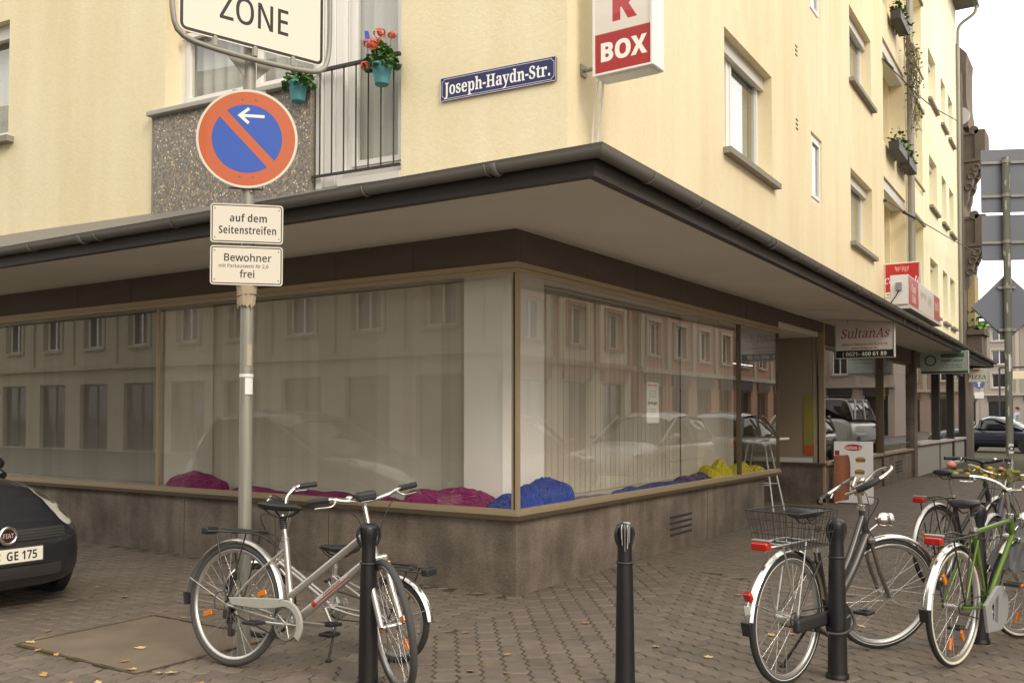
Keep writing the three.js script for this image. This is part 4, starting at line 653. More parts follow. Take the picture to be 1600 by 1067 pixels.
function bike(label, cat, x, z, hx, hz, o) {
  const T = thing('bicycle', label, 'bicycle', [x, 0, z], Math.atan2(-hz, hx), 'bicycles parked at the corner'); if (o.lean) { T.rotation.order = 'YXZ'; T.rotation.x = o.lean; }
  const r = o.r ?? 0.34, wb = o.wb ?? 1.08, fm = o.frame, k = r < 0.3 ? 1 : 1;
  const bb = V(o.bbx ?? 0.44, o.bby ?? 0.285, 0), sl = o.seatLen ?? 0.48, sd = V(o.sdx ?? -0.3, Math.sqrt(1 - (o.sdx ?? -0.3) ** 2), 0), ST = bb.clone().addScaledVector(sd, sl);
  const hb = V(wb - 0.05 - ((o.headY ?? 0.66) - r) * 0.34, o.headY ?? 0.66, 0), hd = V(-0.34, 1, 0).normalize(), ht = hb.clone().addScaledVector(hd, o.headLen ?? 0.17);
  const Ra = V(0, r, 0), Fa = V(wb, r, 0);
  const S = new THREE.Matrix4().makeTranslation(hb.x, hb.y, hb.z).multiply(new THREE.Matrix4().makeRotationAxis(hd, o.steer ?? 0)).multiply(new THREE.Matrix4().makeTranslation(-hb.x, -hb.y, -hb.z));
  wheel(T, r, { hub: o.rearHub ?? 0.02, ...o }, new THREE.Matrix4().makeTranslation(0, r, 0));
  wheel(T, r, { hub: 0.014, ...o }, S.clone().multiply(new THREE.Matrix4().makeTranslation(wb, r, 0)));
  const at = (a, b, t) => a.clone().lerp(b, t), f = o.tubeR ?? 0.0165;
  const fr = [bar(bb, ST, f, f, 14), bar(hb.clone().addScaledVector(hd, -0.01), ht, 0.02, 0.02, 16), disc(0.022, 0.07, bb.x, bb.y, 0)];
  if (o.type === 'men') fr.push(bar(ht.clone().addScaledVector(hd, -0.03), ST.clone().addScaledVector(sd, -0.02), f, f, 14), bar(hb, bb, f * 1.1, f * 1.1, 14));
  else if (o.type === 'swan') fr.push(tube([hb.clone(), at(hb, bb, 0.4).add(V(0, -0.02, 0)), at(hb, bb, 0.8), bb.clone()], f * 1.45, 24, 14), tube([ht.clone().addScaledVector(hd, -0.05), at(ht, bb, 0.55).add(V(0.0, -0.015, 0)), bb.clone().addScaledVector(sd, 0.14)], f * 0.95, 24, 12));
  else if (o.type === 'fold') fr.push(...[-1, 1].map(s => bar(hb.clone().add(V(0, 0, s * 0.02)), bb.clone().add(V(0, 0.02, s * 0.02)), f * 0.75, f * 0.75, 10)), bar(at(hb, bb, 0.4), ST.clone().addScaledVector(sd, -0.3), f * 0.6, f * 0.6, 8));
  else fr.push(bar(hb, bb, f * 1.3, f * 1.3, 16), bar(ht.clone().addScaledVector(hd, -0.03), bb.clone().addScaledVector(sd, o.topJoin ?? 0.15), f * 1.1, f * 1.1, 16));
  for (const s of [-1, 1]) { fr.push(tube([bb.clone().add(V(-0.02, 0, s * 0.025)), V(bb.x * 0.6, (bb.y + r) / 2 - 0.005, s * 0.045), V(0, r, s * 0.06)], 0.009, 14, 8), tube([ST.clone().addScaledVector(sd, -0.06).add(V(0, 0, s * 0.016)), V(ST.x * 0.5, r + (ST.y - r) * 0.45, s * 0.042), V(0, r, s * 0.06)], 0.0075, 14, 8), disc(0.016, 0.006, 0, r, s * 0.062)); }
  part('frame', fr, fm, T);
  if (o.decal) { const d = hb.clone().sub(bb), L = d.length(), c = canvasTex(768, 96, (g, W, H) => { g.fillStyle = '#b9b6b0'; g.fillRect(0, 0, W, H); g.fillStyle = '#b02a25'; g.fillRect(0, H * 0.66, W, H * 0.2); g.fillRect(0, 0, W * 0.09, H); txt(g, o.decal, W * 0.55, H * 0.36, H * 0.6, { style: 'italic bold', fill: '#161414' }); }); const w = new THREE.PlaneGeometry(0.3, 0.036, 1, 8); const p = w.attributes.position; for (let i = 0; i < p.count; i++) { const q = f * 1.3 + 0.0008, a = p.getY(i) / q; p.setXYZ(i, p.getX(i), q * Math.sin(a), q * Math.cos(a)); } w.computeVertexNormals(); w.rotateZ(Math.atan2(d.y, d.x)); const m = bb.clone().lerp(hb, 0.5); w.translate(m.x, m.y, 0); part('frame_decal', w, new THREE.MeshStandardMaterial({ map: c, roughness: 0.35, metalness: 0.2 }), T); }
  // fork
  const fk = []; for (const s of [-1, 1]) fk.push(tube([hb.clone().add(V(0.005, -0.02, s * 0.045)), hb.clone().lerp(Fa, 0.55).add(V(-0.012, 0, s * 0.052)), Fa.clone().add(V(0, 0, s * 0.055))], o.forkR ?? 0.012, 20, 10));
  fk.push(rb(0.05, 0.035, 0.13, 0.012, hb.x + 0.005, hb.y - 0.02, 0)); part('fork', ap(fk, S), o.fork ?? fm, T);
  if (o.crown) part('fork_crown', ap([rb(0.06, 0.05, 0.15, 0.012, hb.x + 0.012, hb.y - 0.06, 0)], S), o.crown, T);
  // bars
  const sh = (o.barY ?? 1.02), hc = ht.clone().addScaledVector(hd, (sh - ht.y) / hd.y); const fwdO = o.stem ?? 0.06, hx0 = hc.x + fwdO;
  const hbar = []; let grips = [], levers = [];
  const post = [], S0 = S.clone(); post.push(bar(ht, ht.clone().addScaledVector(hd, Math.max(0.02, hc.clone().sub(ht).length() - 0.01)), 0.013, 0.013, 12), tube([V(hc.x, sh - 0.01, 0), V(hx0, sh, 0)], 0.016, 6, 10), disc(0.023, 0.03, ht.x, ht.y, 0, 'y'));
  const w = o.barW ?? 0.29, b = o.barBack ?? 0.06, up = o.barUp ?? 0.03;
  if (o.bars === 'butterfly') { S.multiply(new THREE.Matrix4().makeTranslation(hx0, sh, 0)).multiply(new THREE.Matrix4().makeRotationX(-0.42)).multiply(new THREE.Matrix4().makeRotationZ(0.3)).multiply(new THREE.Matrix4().makeTranslation(-hx0, -sh, 0)); for (const s of [-1, 1]) { hbar.push(tube([V(hx0, sh, 0), V(hx0 + 0.02, sh + 0.005, s * 0.05), V(hx0 + 0.1, sh + 0.05, s * 0.11), V(hx0 + 0.13, sh + 0.055, s * 0.2), V(hx0 + 0.07, sh + 0.03, s * 0.275), V(hx0 - 0.05, sh + 0.0, s * 0.27), V(hx0 - 0.13, sh - 0.015, s * 0.2), V(hx0 - 0.15, sh - 0.02, s * 0.12)], 0.0115, 50, 10)); grips.push(tube([V(hx0 - 0.02, sh + 0.008, s * 0.278), V(hx0 - 0.08, sh - 0.008, s * 0.255), V(hx0 - 0.13, sh - 0.017, s * 0.2)], 0.019, 16, 10)); levers.push(tube([V(hx0 + 0.0, sh + 0.01, s * 0.25), V(hx0 - 0.03, sh - 0.0, s * 0.2), V(hx0 - 0.08, sh - 0.02, s * 0.16)], 0.007, 14, 6)); } }
  else { const pts = []; for (const s of [-1, 1]) { const q = [V(hx0 + 0.005, sh, s * 0.04), V(hx0 + 0.02, sh + up * 0.5, s * w * 0.42), V(hx0 - b * 0.2, sh + up, s * w * 0.68), V(hx0 - b, sh + up, s * w)]; pts[s < 0 ? 'unshift' : 'push'](...(s < 0 ? q.reverse() : q)); const a = q[s < 0 ? 1 : 2], e = q[s < 0 ? 0 : 3], dd = e.clone().sub(a).normalize(); grips.push(bar(e.clone().addScaledVector(dd, -0.1), e.clone().addScaledVector(dd, 0.015), 0.0165, 0.0165, 12)); const g0 = e.clone().addScaledVector(dd, -0.13); levers.push(tube([g0.clone().add(V(0.015, -0.012, 0)), g0.clone().addScaledVector(dd, 0.03).add(V(0.05, -0.03, 0)), g0.clone().addScaledVector(dd, 0.12).add(V(0.045, -0.035, 0))], 0.006, 14, 6), rb(0.03, 0.03, 0.03, 0.008, g0.x, g0.y - 0.008, g0.z)); } hbar.push(tube(pts, 0.0115, 60, 10)); }
  const H = part('handlebar', [ap(post, S0), ap(hbar, S)], o.barMat ?? M.chrome, T); for (const g of grips) part('grip', ap(g, S), o.gripMat ?? M.black, H); for (let i = 0; i < levers.length; i++) part('brake_lever', ap(levers[i], S), M.chrome, H);
  if (o.bell !== false) part('bell', ap([ball(0.022, hx0 + 0.0, sh + 0.028, 0.09, 1, 0.7, 1)], S), M.chrome, H);
  if (o.barBag) part('handlebar_pad', ap([rb(0.06, 0.05, 0.11, 0.015, hx0, sh + 0.025, 0)], S), M.black, H);
  part('cables', ap([tube([V(hx0 - 0.02, sh - 0.01, 0.17), V(hx0 + 0.1, sh - 0.05, 0.1), V(hx0 + 0.09, sh - 0.22, 0.04), V(hb.x + 0.05, hb.y - 0.02, 0.02)], 0.0028, 24, 5), tube([V(hx0 - 0.02, sh - 0.01, -0.17), V(hx0 + 0.12, sh - 0.04, -0.08), V(hx0 + 0.12, sh - 0.18, 0.0), V(ht.x + 0.03, ht.y - 0.1, 0.03)], 0.0028, 24, 5)], S0), M.black, T);
  // saddle
  const sy = o.saddleY ?? 0.95, sp = bb.clone().addScaledVector(sd, (sy - bb.y) / sd.y); const secs = [];
  for (const [dx, wd, dy, hh] of [[-0.135, 0.03, 0.0, 0.03], [-0.13, 0.075, 0.008, 0.045], [-0.09, 0.088, 0.012, 0.05], [-0.03, 0.07, 0.004, 0.045], [0.03, 0.035, 0.002, 0.038], [0.1, 0.022, 0.003, 0.032], [0.135, 0.012, -0.002, 0.02]]) { const s = []; for (let i = 0; i <= 14; i++) { const a = i / 14 * Math.PI * 2; s.push(V(sp.x + dx, sp.y + dy + (Math.sin(a) > 0 ? 0.6 : 1) * Math.sin(a) * hh * 0.7, Math.cos(a) * wd)); } secs.push(s); }
  const sad = part('saddle', loft(secs, false, true), o.saddleMat ?? M.black, T);
  part('saddle_rail', [-1, 1].map(s => tube([V(sp.x - 0.1, sp.y - 0.02, s * 0.04), V(sp.x - 0.04, sp.y - 0.055, s * 0.03), V(sp.x + 0.05, sp.y - 0.05, s * 0.02), V(sp.x + 0.11, sp.y - 0.02, s * 0.01)], 0.0045, 14, 6)), M.darkMetal, sad);
  if (o.springs) part('saddle_spring', [-1, 1].map(s => { const q = []; for (let i = 0; i <= 60; i++) q.push(V(sp.x - 0.09 + 0.013 * Math.cos(i * 0.7), sp.y - 0.07 + i * 0.001, s * 0.05 + 0.013 * Math.sin(i * 0.7))); return tube(q, 0.0028, 90, 5); }), M.darkMetal, sad);
  part('seat_post', [bar(ST.clone(), V(sp.x, sp.y - 0.045, 0), 0.013, 0.013, 12), disc(0.022, 0.02, ST.x, ST.y, 0, 'y')], M.alu, T);
  if (o.boot) part('post_boot', Array.from({ length: 6 }, (_, i) => { const p = V(sp.x, sp.y - 0.05, 0).addScaledVector(sd, -0.012 * i - 0.01); return mv(new THREE.TorusGeometry(0.015, 0.007, 6, 14).rotateX(Math.PI / 2), p.x, p.y, 0); }), M.black, T);
  // drive
  const cr = o.chainR ?? 0.085, cz = 0.052;
  const ck = part('crank', [bar(bb.clone().add(V(0, 0, -0.06)), bb.clone().add(V(0, 0, 0.075)), 0.009), bar(bb.clone().add(V(0, 0, 0.07)), bb.clone().add(V((o.crankA ? Math.cos(o.crankA) : 1) * 0.165, (o.crankA ? Math.sin(o.crankA) : 0) * 0.165, 0.08)), 0.011, 0.009), bar(bb.clone().add(V(0, 0, -0.06)), bb.clone().sub(V((o.crankA ? Math.cos(o.crankA) : 1) * 0.165, (o.crankA ? Math.sin(o.crankA) : 0) * 0.165, 0.08)), 0.011, 0.009)], M.alu, T);
  const ringG = r0 => ext((() => { const s = new THREE.Shape(); s.absarc(0, 0, r0, 0, Math.PI * 2); const h = new THREE.Path(); h.absarc(0, 0, r0 * 0.82, 0, Math.PI * 2, true); s.holes.push(h); return s; })(), 0.003);
  part('chainring', [mv(ringG(cr), bb.x, bb.y, cz), mv(ringG(cr * 0.8), bb.x, bb.y, cz - 0.008), ...Array.from({ length: 5 }, (_, i) => bar(bb.clone().add(V(0, 0, cz)), bb.clone().add(V(cr * 0.88 * Math.cos(i * 1.2566), cr * 0.88 * Math.sin(i * 1.2566), cz)), 0.008, 0.006, 6))], M.alu, ck);
  for (const s of [-1, 1]) { const q = bb.clone().add(V((o.crankA ? Math.cos(o.crankA) : 1) * 0.165 * s, (o.crankA ? Math.sin(o.crankA) : 0) * 0.165 * s, 0.13 * s)); const p = part('pedal', [rb(0.09, 0.02, 0.022, 0.006, q.x, q.y, q.z - 0.035), rb(0.09, 0.02, 0.022, 0.006, q.x, q.y, q.z + 0.035), rb(0.014, 0.018, 0.09, 0.004, q.x - 0.04, q.y, q.z), rb(0.014, 0.018, 0.09, 0.004, q.x + 0.04, q.y, q.z), bar(V(q.x, q.y, q.z - 0.05 * s), V(q.x, q.y, q.z + 0.045 * s), 0.008)], M.black, ck); if (o.pedalReflex) part('pedal_reflector', rb(0.05, 0.014, 0.004, 0.001, q.x, q.y, q.z + 0.048), M.orange, ck); }
  const chainPts = []; for (let i = 0; i <= 14; i++) { const a = -Math.PI / 2 + Math.PI * i / 14; chainPts.push(V(bb.x + cr * Math.cos(a), bb.y + cr * Math.sin(a), cz - 0.004)); } for (let i = 0; i <= 10; i++) { const a = Math.PI / 2 + Math.PI * i / 10; chainPts.push(V(0.036 * Math.cos(a), r + 0.036 * Math.sin(a), cz - 0.008)); }
  part('chain', tube(chainPts, 0.004, 120, 5, true), M.darkMetal, T);
  if (o.sprockets) part('cassette', [0.048, 0.042, 0.036, 0.03].map((q, i) => disc(q, 0.003, 0, r, 0.03 + i * 0.006)), M.darkMetal, T), part('derailleur', [disc(0.022, 0.01, 0.03, r - 0.09, 0.06), disc(0.022, 0.01, 0.05, r - 0.15, 0.06), rb(0.02, 0.1, 0.014, 0.004, 0.042, r - 0.12, 0.068), rb(0.04, 0.06, 0.03, 0.01, 0.015, r - 0.045, 0.075), tube([V(0.02, r - 0.02, 0.08), V(-0.06, r - 0.02, 0.09), V(-0.07, r + 0.06, 0.08), V(0.02, r + 0.07, 0.07), V(0.12, r - 0.01, 0.06)], 0.003, 24, 5)], M.darkMetal, T);
  if (o.guard === 'hockey') { const s = new THREE.Shape(); const q = bb; s.moveTo(0.03, r + 0.045); s.quadraticCurveTo(0.25, r + 0.06, q.x - 0.02, q.y + 0.135); s.absarc(q.x, q.y, 0.13, 1.9, -0.55, true); s.absarc(q.x, q.y, 0.1, -0.55, 1.9, false); s.quadraticCurveTo(0.3, r + 0.0, 0.05, r + 0.012); s.closePath(); part('chain_guard', ext(s, 0.012, 0.004).translate(0, 0, 0.068), o.guardMat ?? M.trim, T); }
  if (o.guard === 'plate') { const q = bb, s = new THREE.Shape(); s.moveTo(q.x - 0.2, q.y + 0.04); s.lineTo(q.x - 0.02, q.y + 0.13); s.absarc(q.x, q.y, 0.13, 1.7, -1.7, true); s.lineTo(q.x - 0.16, q.y - 0.12); s.closePath(); const h = new THREE.Path(); h.moveTo(q.x - 0.12, q.y + 0.03); h.lineTo(q.x - 0.02, q.y + 0.085); h.lineTo(q.x - 0.04, q.y - 0.08); h.lineTo(q.x - 0.1, q.y - 0.06); s.holes.push(h); part('chain_guard', ext(s, 0.014, 0.004).translate(0, 0, 0.066), mat([0.3, 0.3, 0.3], 0.35), T); }
  if (o.guard === 'case') part('chain_case', [rb(0.44, 0.075, 0.045, 0.02, 0.2, (r + bb.y) / 2, 0.06).translate(0, 0, 0), disc(0.105, 0.045, bb.x, bb.y, 0.06)], M.black, T);
  // mudguards, rack, lights
  if (o.fender) { const m = part('mudguard', fender(r, o.f0 ?? 0.15, o.f1 ?? Math.PI * 0.97, o.fw).map(g => mv(g, 0, r, 0)), o.fender, T); if (o.flap) part('mud_flap', rb(0.008, 0.075, 0.055, 0.003).rotateZ(0.25).translate(-(r + 0.035), r + 0.0, 0), M.black, m); part('mudguard_stay', [-1, 1].map(s => bar(V(0, r, s * 0.06), V(-(r + 0.018) * 0.94, r + (r + 0.018) * 0.34, s * 0.026), 0.003, 0.003, 6)), M.chrome, m); if (!o.noFront) { const m2 = part('mudguard', ap(fender(r, 0.25, Math.PI * 0.78, o.fw).map(g => mv(g, wb, r, 0)), S0), o.fender, T); if (o.flap) part('mud_flap', ap([rb(0.008, 0.06, 0.05, 0.003).rotateZ(-0.35).translate(wb + r + 0.025, r + 0.06, 0)], S0), M.black, m2); } }
  if (o.rack) { const y = 2 * r + (o.rackUp ?? 0.06), m = o.rack; part('luggage_rack', [...[-0.06, 0.06].map(z => tube([V(0.26, y - 0.03, z * 0.6), V(0.2, y, z), V(-0.18, y, z), V(-0.22, y - 0.003, z * 0.7)], 0.0055, 24, 7)), bar(V(-0.22, y - 0.003, -0.045), V(-0.22, y - 0.003, 0.045), 0.0055), bar(V(0, y, -0.06), V(0, y, 0.06), 0.0045), bar(V(0.15, y, -0.06), V(0.15, y, 0.06), 0.0045), bar(V(-0.12, y, -0.06), V(-0.12, y, 0.06), 0.0045), ...[-1, 1].flatMap(s => [bar(V(0, r + 0.015, s * 0.065), V(-0.13, y, s * 0.06), 0.005), bar(V(0, r + 0.015, s * 0.065), V(0.1, y, s * 0.06), 0.005)]), tube([V(0.24, y - 0.03, 0.03), V(ST.x - 0.02, ST.y - 0.06, 0.02)], 0.005, 4, 6)], m, T); if (o.rackClip) part('rack_clip', [tube([V(0.18, y + 0.014, -0.04), V(-0.13, y + 0.018, -0.03), V(-0.13, y + 0.018, 0.03), V(0.18, y + 0.014, 0.04)], 0.005, 24, 6)], M.darkMetal, T); }
  if (o.tail) { const y = 2 * r + 0.06; part('tail_light', rb(0.05, 0.045, 0.1, 0.012, -0.245, y, 0), o.tail === 'black' ? M.black : M.redLens, T); if (o.tail !== 'black') part('light_bracket', rb(0.03, 0.012, 0.11, 0.004, -0.235, y + 0.03, 0), M.alu, T); }
  if (o.low) { const a = 2.72; part('reflector_light', rb(0.03, 0.05, 0.045, 0.008).rotateZ(0.5).translate((r + 0.05) * Math.cos(a), r + (r + 0.05) * Math.sin(a), 0), M.redLens, T); part('number_sticker', rb(0.004, 0.055, 0.035, 0.001).rotateZ(0.25).translate((r + 0.033) * Math.cos(2.9), r + (r + 0.033) * Math.sin(2.9), 0), M.white, T); }
  if (o.lamp) part('headlight', ap([ball(0.042, hb.x + 0.1, hb.y + 0.1, 0, 1.25, 1, 1, 16), disc(0.04, 0.02, hb.x + 0.14, hb.y + 0.1, 0, 'x'), bar(hb.clone().add(V(0.02, 0.03, 0)), V(hb.x + 0.08, hb.y + 0.08, 0), 0.006)], S0), M.chrome, T);
  if (o.stand) part('kickstand', [bar(bb.clone().add(V(-0.1, -0.01, -0.05)), V(bb.x - 0.16, 0.01, -0.2), 0.008), rb(0.03, 0.012, 0.03, 0.004, bb.x - 0.16, 0.008, -0.2)], M.darkMetal, T);
  if (o.basket) { // wire basket on the rack
    const y0 = 2 * r + 0.04, y1 = y0 + 0.19, g = [], P = (t, u, y) => { const k = (y - y0) / (y1 - y0), L = 0.17 + 0.03 * k, W = 0.13 + 0.03 * k; const c = [[-L, -W], [L, -W], [L, W], [-L, W], [-L, -W]]; const i = Math.min(3, t | 0), f = t - i; return V(0.06 + c[i][0] + (c[i + 1][0] - c[i][0]) * f, y + u, c[i][1] + (c[i + 1][1] - c[i][1]) * f); };
    for (const [y, rad] of [[y0, 0.003], [y0 + 0.07, 0.002], [y0 + 0.145, 0.002], [y1, 0.0042]]) for (let i = 0; i < 4; i++) g.push(bar(P(i, 0, y), P(i + 0.9999, 0, y), rad, rad, 6));
    for (let i = 0; i < 4; i++) { const n = i % 2 ? 8 : 11; for (let j = 0; j < n; j++) g.push(bar(P(i + j / n, 0, y0), P(i + j / n, 0, y1), 0.0017, 0.0017, 5)); }
    for (let j = 0; j <= 8; j++) { g.push(bar(P(j / 8.001, 0, y0), P(3 - j / 8.001, 0, y0), 0.0017, 0.0017, 5)); if (j < 6) g.push(bar(P(1 + j / 6, 0, y0), P(4 - j / 6 - 0.001, 0, y0), 0.0017, 0.0017, 5)); }
    const b = part('basket', g, M.darkMetal, T); part('badge', ball(0.03, 0.06, y0 + 0.1, 0.155, 1, 0.6, 0.15), M.black, b);
  }
  return T;
}
const silver = mat([0.56, 0.54, 0.51], 0.32, { metalness: 0.75 }), blackP = mat([0.045, 0.043, 0.042], 0.3, { metalness: 0.3 }), green = mat([0.12, 0.2, 0.035], 0.3, { metalness: 0.35 });
const alloyF = mat([0.6, 0.58, 0.55], 0.3, { metalness: 0.8 });
bike('silver ladies bicycle with red and black down tube lettering locked behind the left bollard', 0, -0.28, 2.6, 0.9957, -0.0911, { lean: -0.1, sdx: -0.2, wb: 1.14, noFront: true, r: 0.35, frame: silver, type: 'low', tubeR: 0.0185, decal: 'FRAMEWORK', steer: -0.68, headY: 0.7, headLen: 0.16, barY: 0.99, barW: 0.29, barUp: 0.035, barBack: 0.05, barBag: true, crown: mat([0.55, 0.36, 0.1], 0.35, { metalness: 0.7 }), forkR: 0.017, fork: alloyF, saddleY: 0.925, boot: true, sprockets: true, chainR: 0.088, crankA: Math.PI, guard: 'hockey', guardMat: mat([0.36, 0.35, 0.32], 0.5), fender: alloyF, flap: true, rack: blackP, rackClip: true, tail: 'black', reflectors: [1.9, -1.2], tyreMat: mat([0.06, 0.057, 0.055], 0.8), seatLen: 0.47 });
bike('small silver folding bicycle with low black saddle standing behind the silver ladies bicycle', 0, 0.47, 2.02, -1, 0.02, { r: 0.245, wb: 1.1, bby: 0.27, bbx: 0.5, sdx: -0.1, frame: silver, type: 'fold', headY: 0.52, headLen: 0.14, barY: 0.86, barW: 0.25, barUp: 0.1, barBack: 0.1, saddleY: 0.63, seatLen: 0.25, fender: M.chrome, rack: blackP, rackClip: true, tail: 'black', reflectors: [0.5, 2.6, -1.6], crankA: 0.9, pedalReflex: true, steer: 0.35, stand: true, bell: false });
bike('dark grey city bicycle with a black wire basket over its rear wheel', 0, 2.52, 1.2, 0.29, -1.13, { wb: 1.07, r: 0.35, frame: mat([0.1, 0.095, 0.09], 0.35, { metalness: 0.6 }), type: 'swan', tubeR: 0.019, steer: -0.55, headY: 0.72, headLen: 0.18, barY: 1.01, bars: 'butterfly', stem: -0.02, fork: mat([0.16, 0.14, 0.12], 0.4, { metalness: 0.5 }), saddleY: 0.9, seatLen: 0.42, fender: M.chrome, flap: true, rack: M.alu, tail: 'red', low: true, basket: true, lamp: true, guard: 'case', rearHub: 0.035, reflex: true, crankA: 0.2, stand: true });
bike('green bicycle with pale tyre walls and a grey chain guard', 0, 3.22, 0.32, 0.27, -0.98, { wb: 1.03, r: 0.34, frame: green, type: 'men', tubeR: 0.0145, headY: 0.68, headLen: 0.13, barY: 0.97, barW: 0.27, barUp: 0.05, barBack: 0.2, stem: 0.05, steer: -0.3, fork: M.chrome, saddleY: 0.92, seatLen: 0.5, springs: true, fender: M.chrome, flap: true, rack: blackP, tail: 'red', lamp: true, guard: 'plate', whitewall: true, tyre: 0.018, reflectors: [0.6, 2.9, -2.6], pedalReflex: true, crankA: 1.0, fw: 0.055 });
bike('black bicycle with a dark luggage rack standing behind the green bicycle', 0, 2.72, -2.3, 0.35, -0.94, { wb: 1.06, frame: blackP, type: 'low', barY: 1.02, barW: 0.28, barBack: 0.14, fender: M.alu, flap: true, rack: blackP, tail: 'red', saddleY: 0.95, crankA: 0.5, barMat: M.black, reflectors: [1] });
const flowerBike = bike('bicycle with light grips and flowers wound round its handlebar', 0, 3.62, -2.6, -0.42, 0.9, { wb: 1.04, frame: mat([0.1, 0.1, 0.12], 0.4), type: 'low', barY: 0.98, barW: 0.3, barBack: 0.16, fender: M.alu, saddleY: 0.93, gripMat: mat([0.45, 0.4, 0.3], 0.7), crankA: 0.5, steer: 0.25 });
bike('blue bicycle at the right edge behind the green one', 0, 3.72, -0.85, 0.4, -0.95, { wb: 1.04, frame: mat([0.02, 0.07, 0.42], 0.3), type: 'low', barY: 1.0, barW: 0.28, barBack: 0.12, fender: M.black, saddleY: 0.92, crankA: 0.5, rack: blackP, tail: 'red' });
{ // garland on the handlebar
  const T = thing('flower_garland', 'pink and yellow artificial flowers wound round a bicycle handlebar', 'flowers', [3.18, 1.0, -1.68]);
  const lf = [], pk = [], yl = [];
  for (let i = 0; i < 46; i++) { const g = new THREE.PlaneGeometry(0.05, 0.03); g.rotateX(rr(0, 6)); g.rotateY(rr(0, 6)); g.translate(rr(-0.26, 0.3), rr(-0.05, 0.04), rr(-0.05, 0.05)); lf.push(g); }
  for (let i = 0; i < 8; i++) yl.push(ball(0.022, rr(-0.22, 0.26), rr(-0.03, 0.05), rr(-0.04, 0.06), 1, 0.7, 1, 8));
  pk.push(ball(0.036, -0.24, 0.06, 0.03, 1, 0.7, 1, 10), ball(0.02, 0.1, 0.04, 0.03, 1, 0.7, 1, 8));
  part('leaves', lf, mat(0x6b6a2a, 0.8, { side: DS }), T); part('yellow_blossom', yl, mat(0xb59a2a, 0.8), T); part('pink_blossom', pk, mat(0xc97a72, 0.8), T);
}
function cloth(nx, nz, w, d, hf) { const secs = []; for (let i = 0; i <= nx; i++) { const s = []; for (let j = 0; j <= nz; j++) { const u = i / nx * 2 - 1, v = j / nz * 2 - 1; s.push(V(u * w / 2, hf(u, v), v * d / 2)); } secs.push(s); } return loft(secs); }
{ const T = part('plastic_cover', cloth(50, 40, 0.62, 0.5, (u, v) => 0.9 - 0.42 * Math.pow(Math.max(Math.abs(u), Math.abs(v) * 0.9), 1.7) + 0.07 * (Math.abs(fbm(u * 4 + 9, v * 4 + 5, 0, 4, 3) - 0.5) * 2.4 - 0.4)), mat([0.2, 0.2, 0.21], 0.25, { side: DS })); T.position.set(3.68, 0, -0.62); T.rotation.y = 0.9; info(T, 'crumpled dark grey plastic cover draped over a saddle at the right edge', 'cover'); }
// lock round the basket bicycle's bollard
info(part('bike_lock', [tube([V(2.6, 0.34, 0.9), V(2.66, 0.27, 1.03), V(2.76, 0.26, 1.0), V(2.8, 0.3, 0.9), V(2.76, 0.36, 0.82)], 0.008, 40, 8), bar(V(2.62, 0.275, 1.01), V(2.7, 0.25, 1.03), 0.014)], M.darkMetal), 'cable lock looped round the right bollard', 'bicycle lock');

// ---------- cars ----------
const carGlass = new THREE.MeshPhysicalMaterial({ color: 0x14181a, roughness: 0.04, ior: 1.6 });
const paint = (c) => new THREE.MeshPhysicalMaterial({ color: new THREE.Color().setRGB(...c), roughness: 0.4, clearcoat: 1, clearcoatRoughness: 0.05, side: DS });
const interp = (tab, x) => { for (let i = 0; i < tab.length - 1; i++) { const a = tab[i], b = tab[i + 1]; if (x <= b[0]) { const f = (x - a[0]) / (b[0] - a[0]), k = f * f * (3 - 2 * f) * 0.5 + f * 0.5; return a.map((q, j) => q + (b[j] - q) * k); } } return tab[tab.length - 1]; };
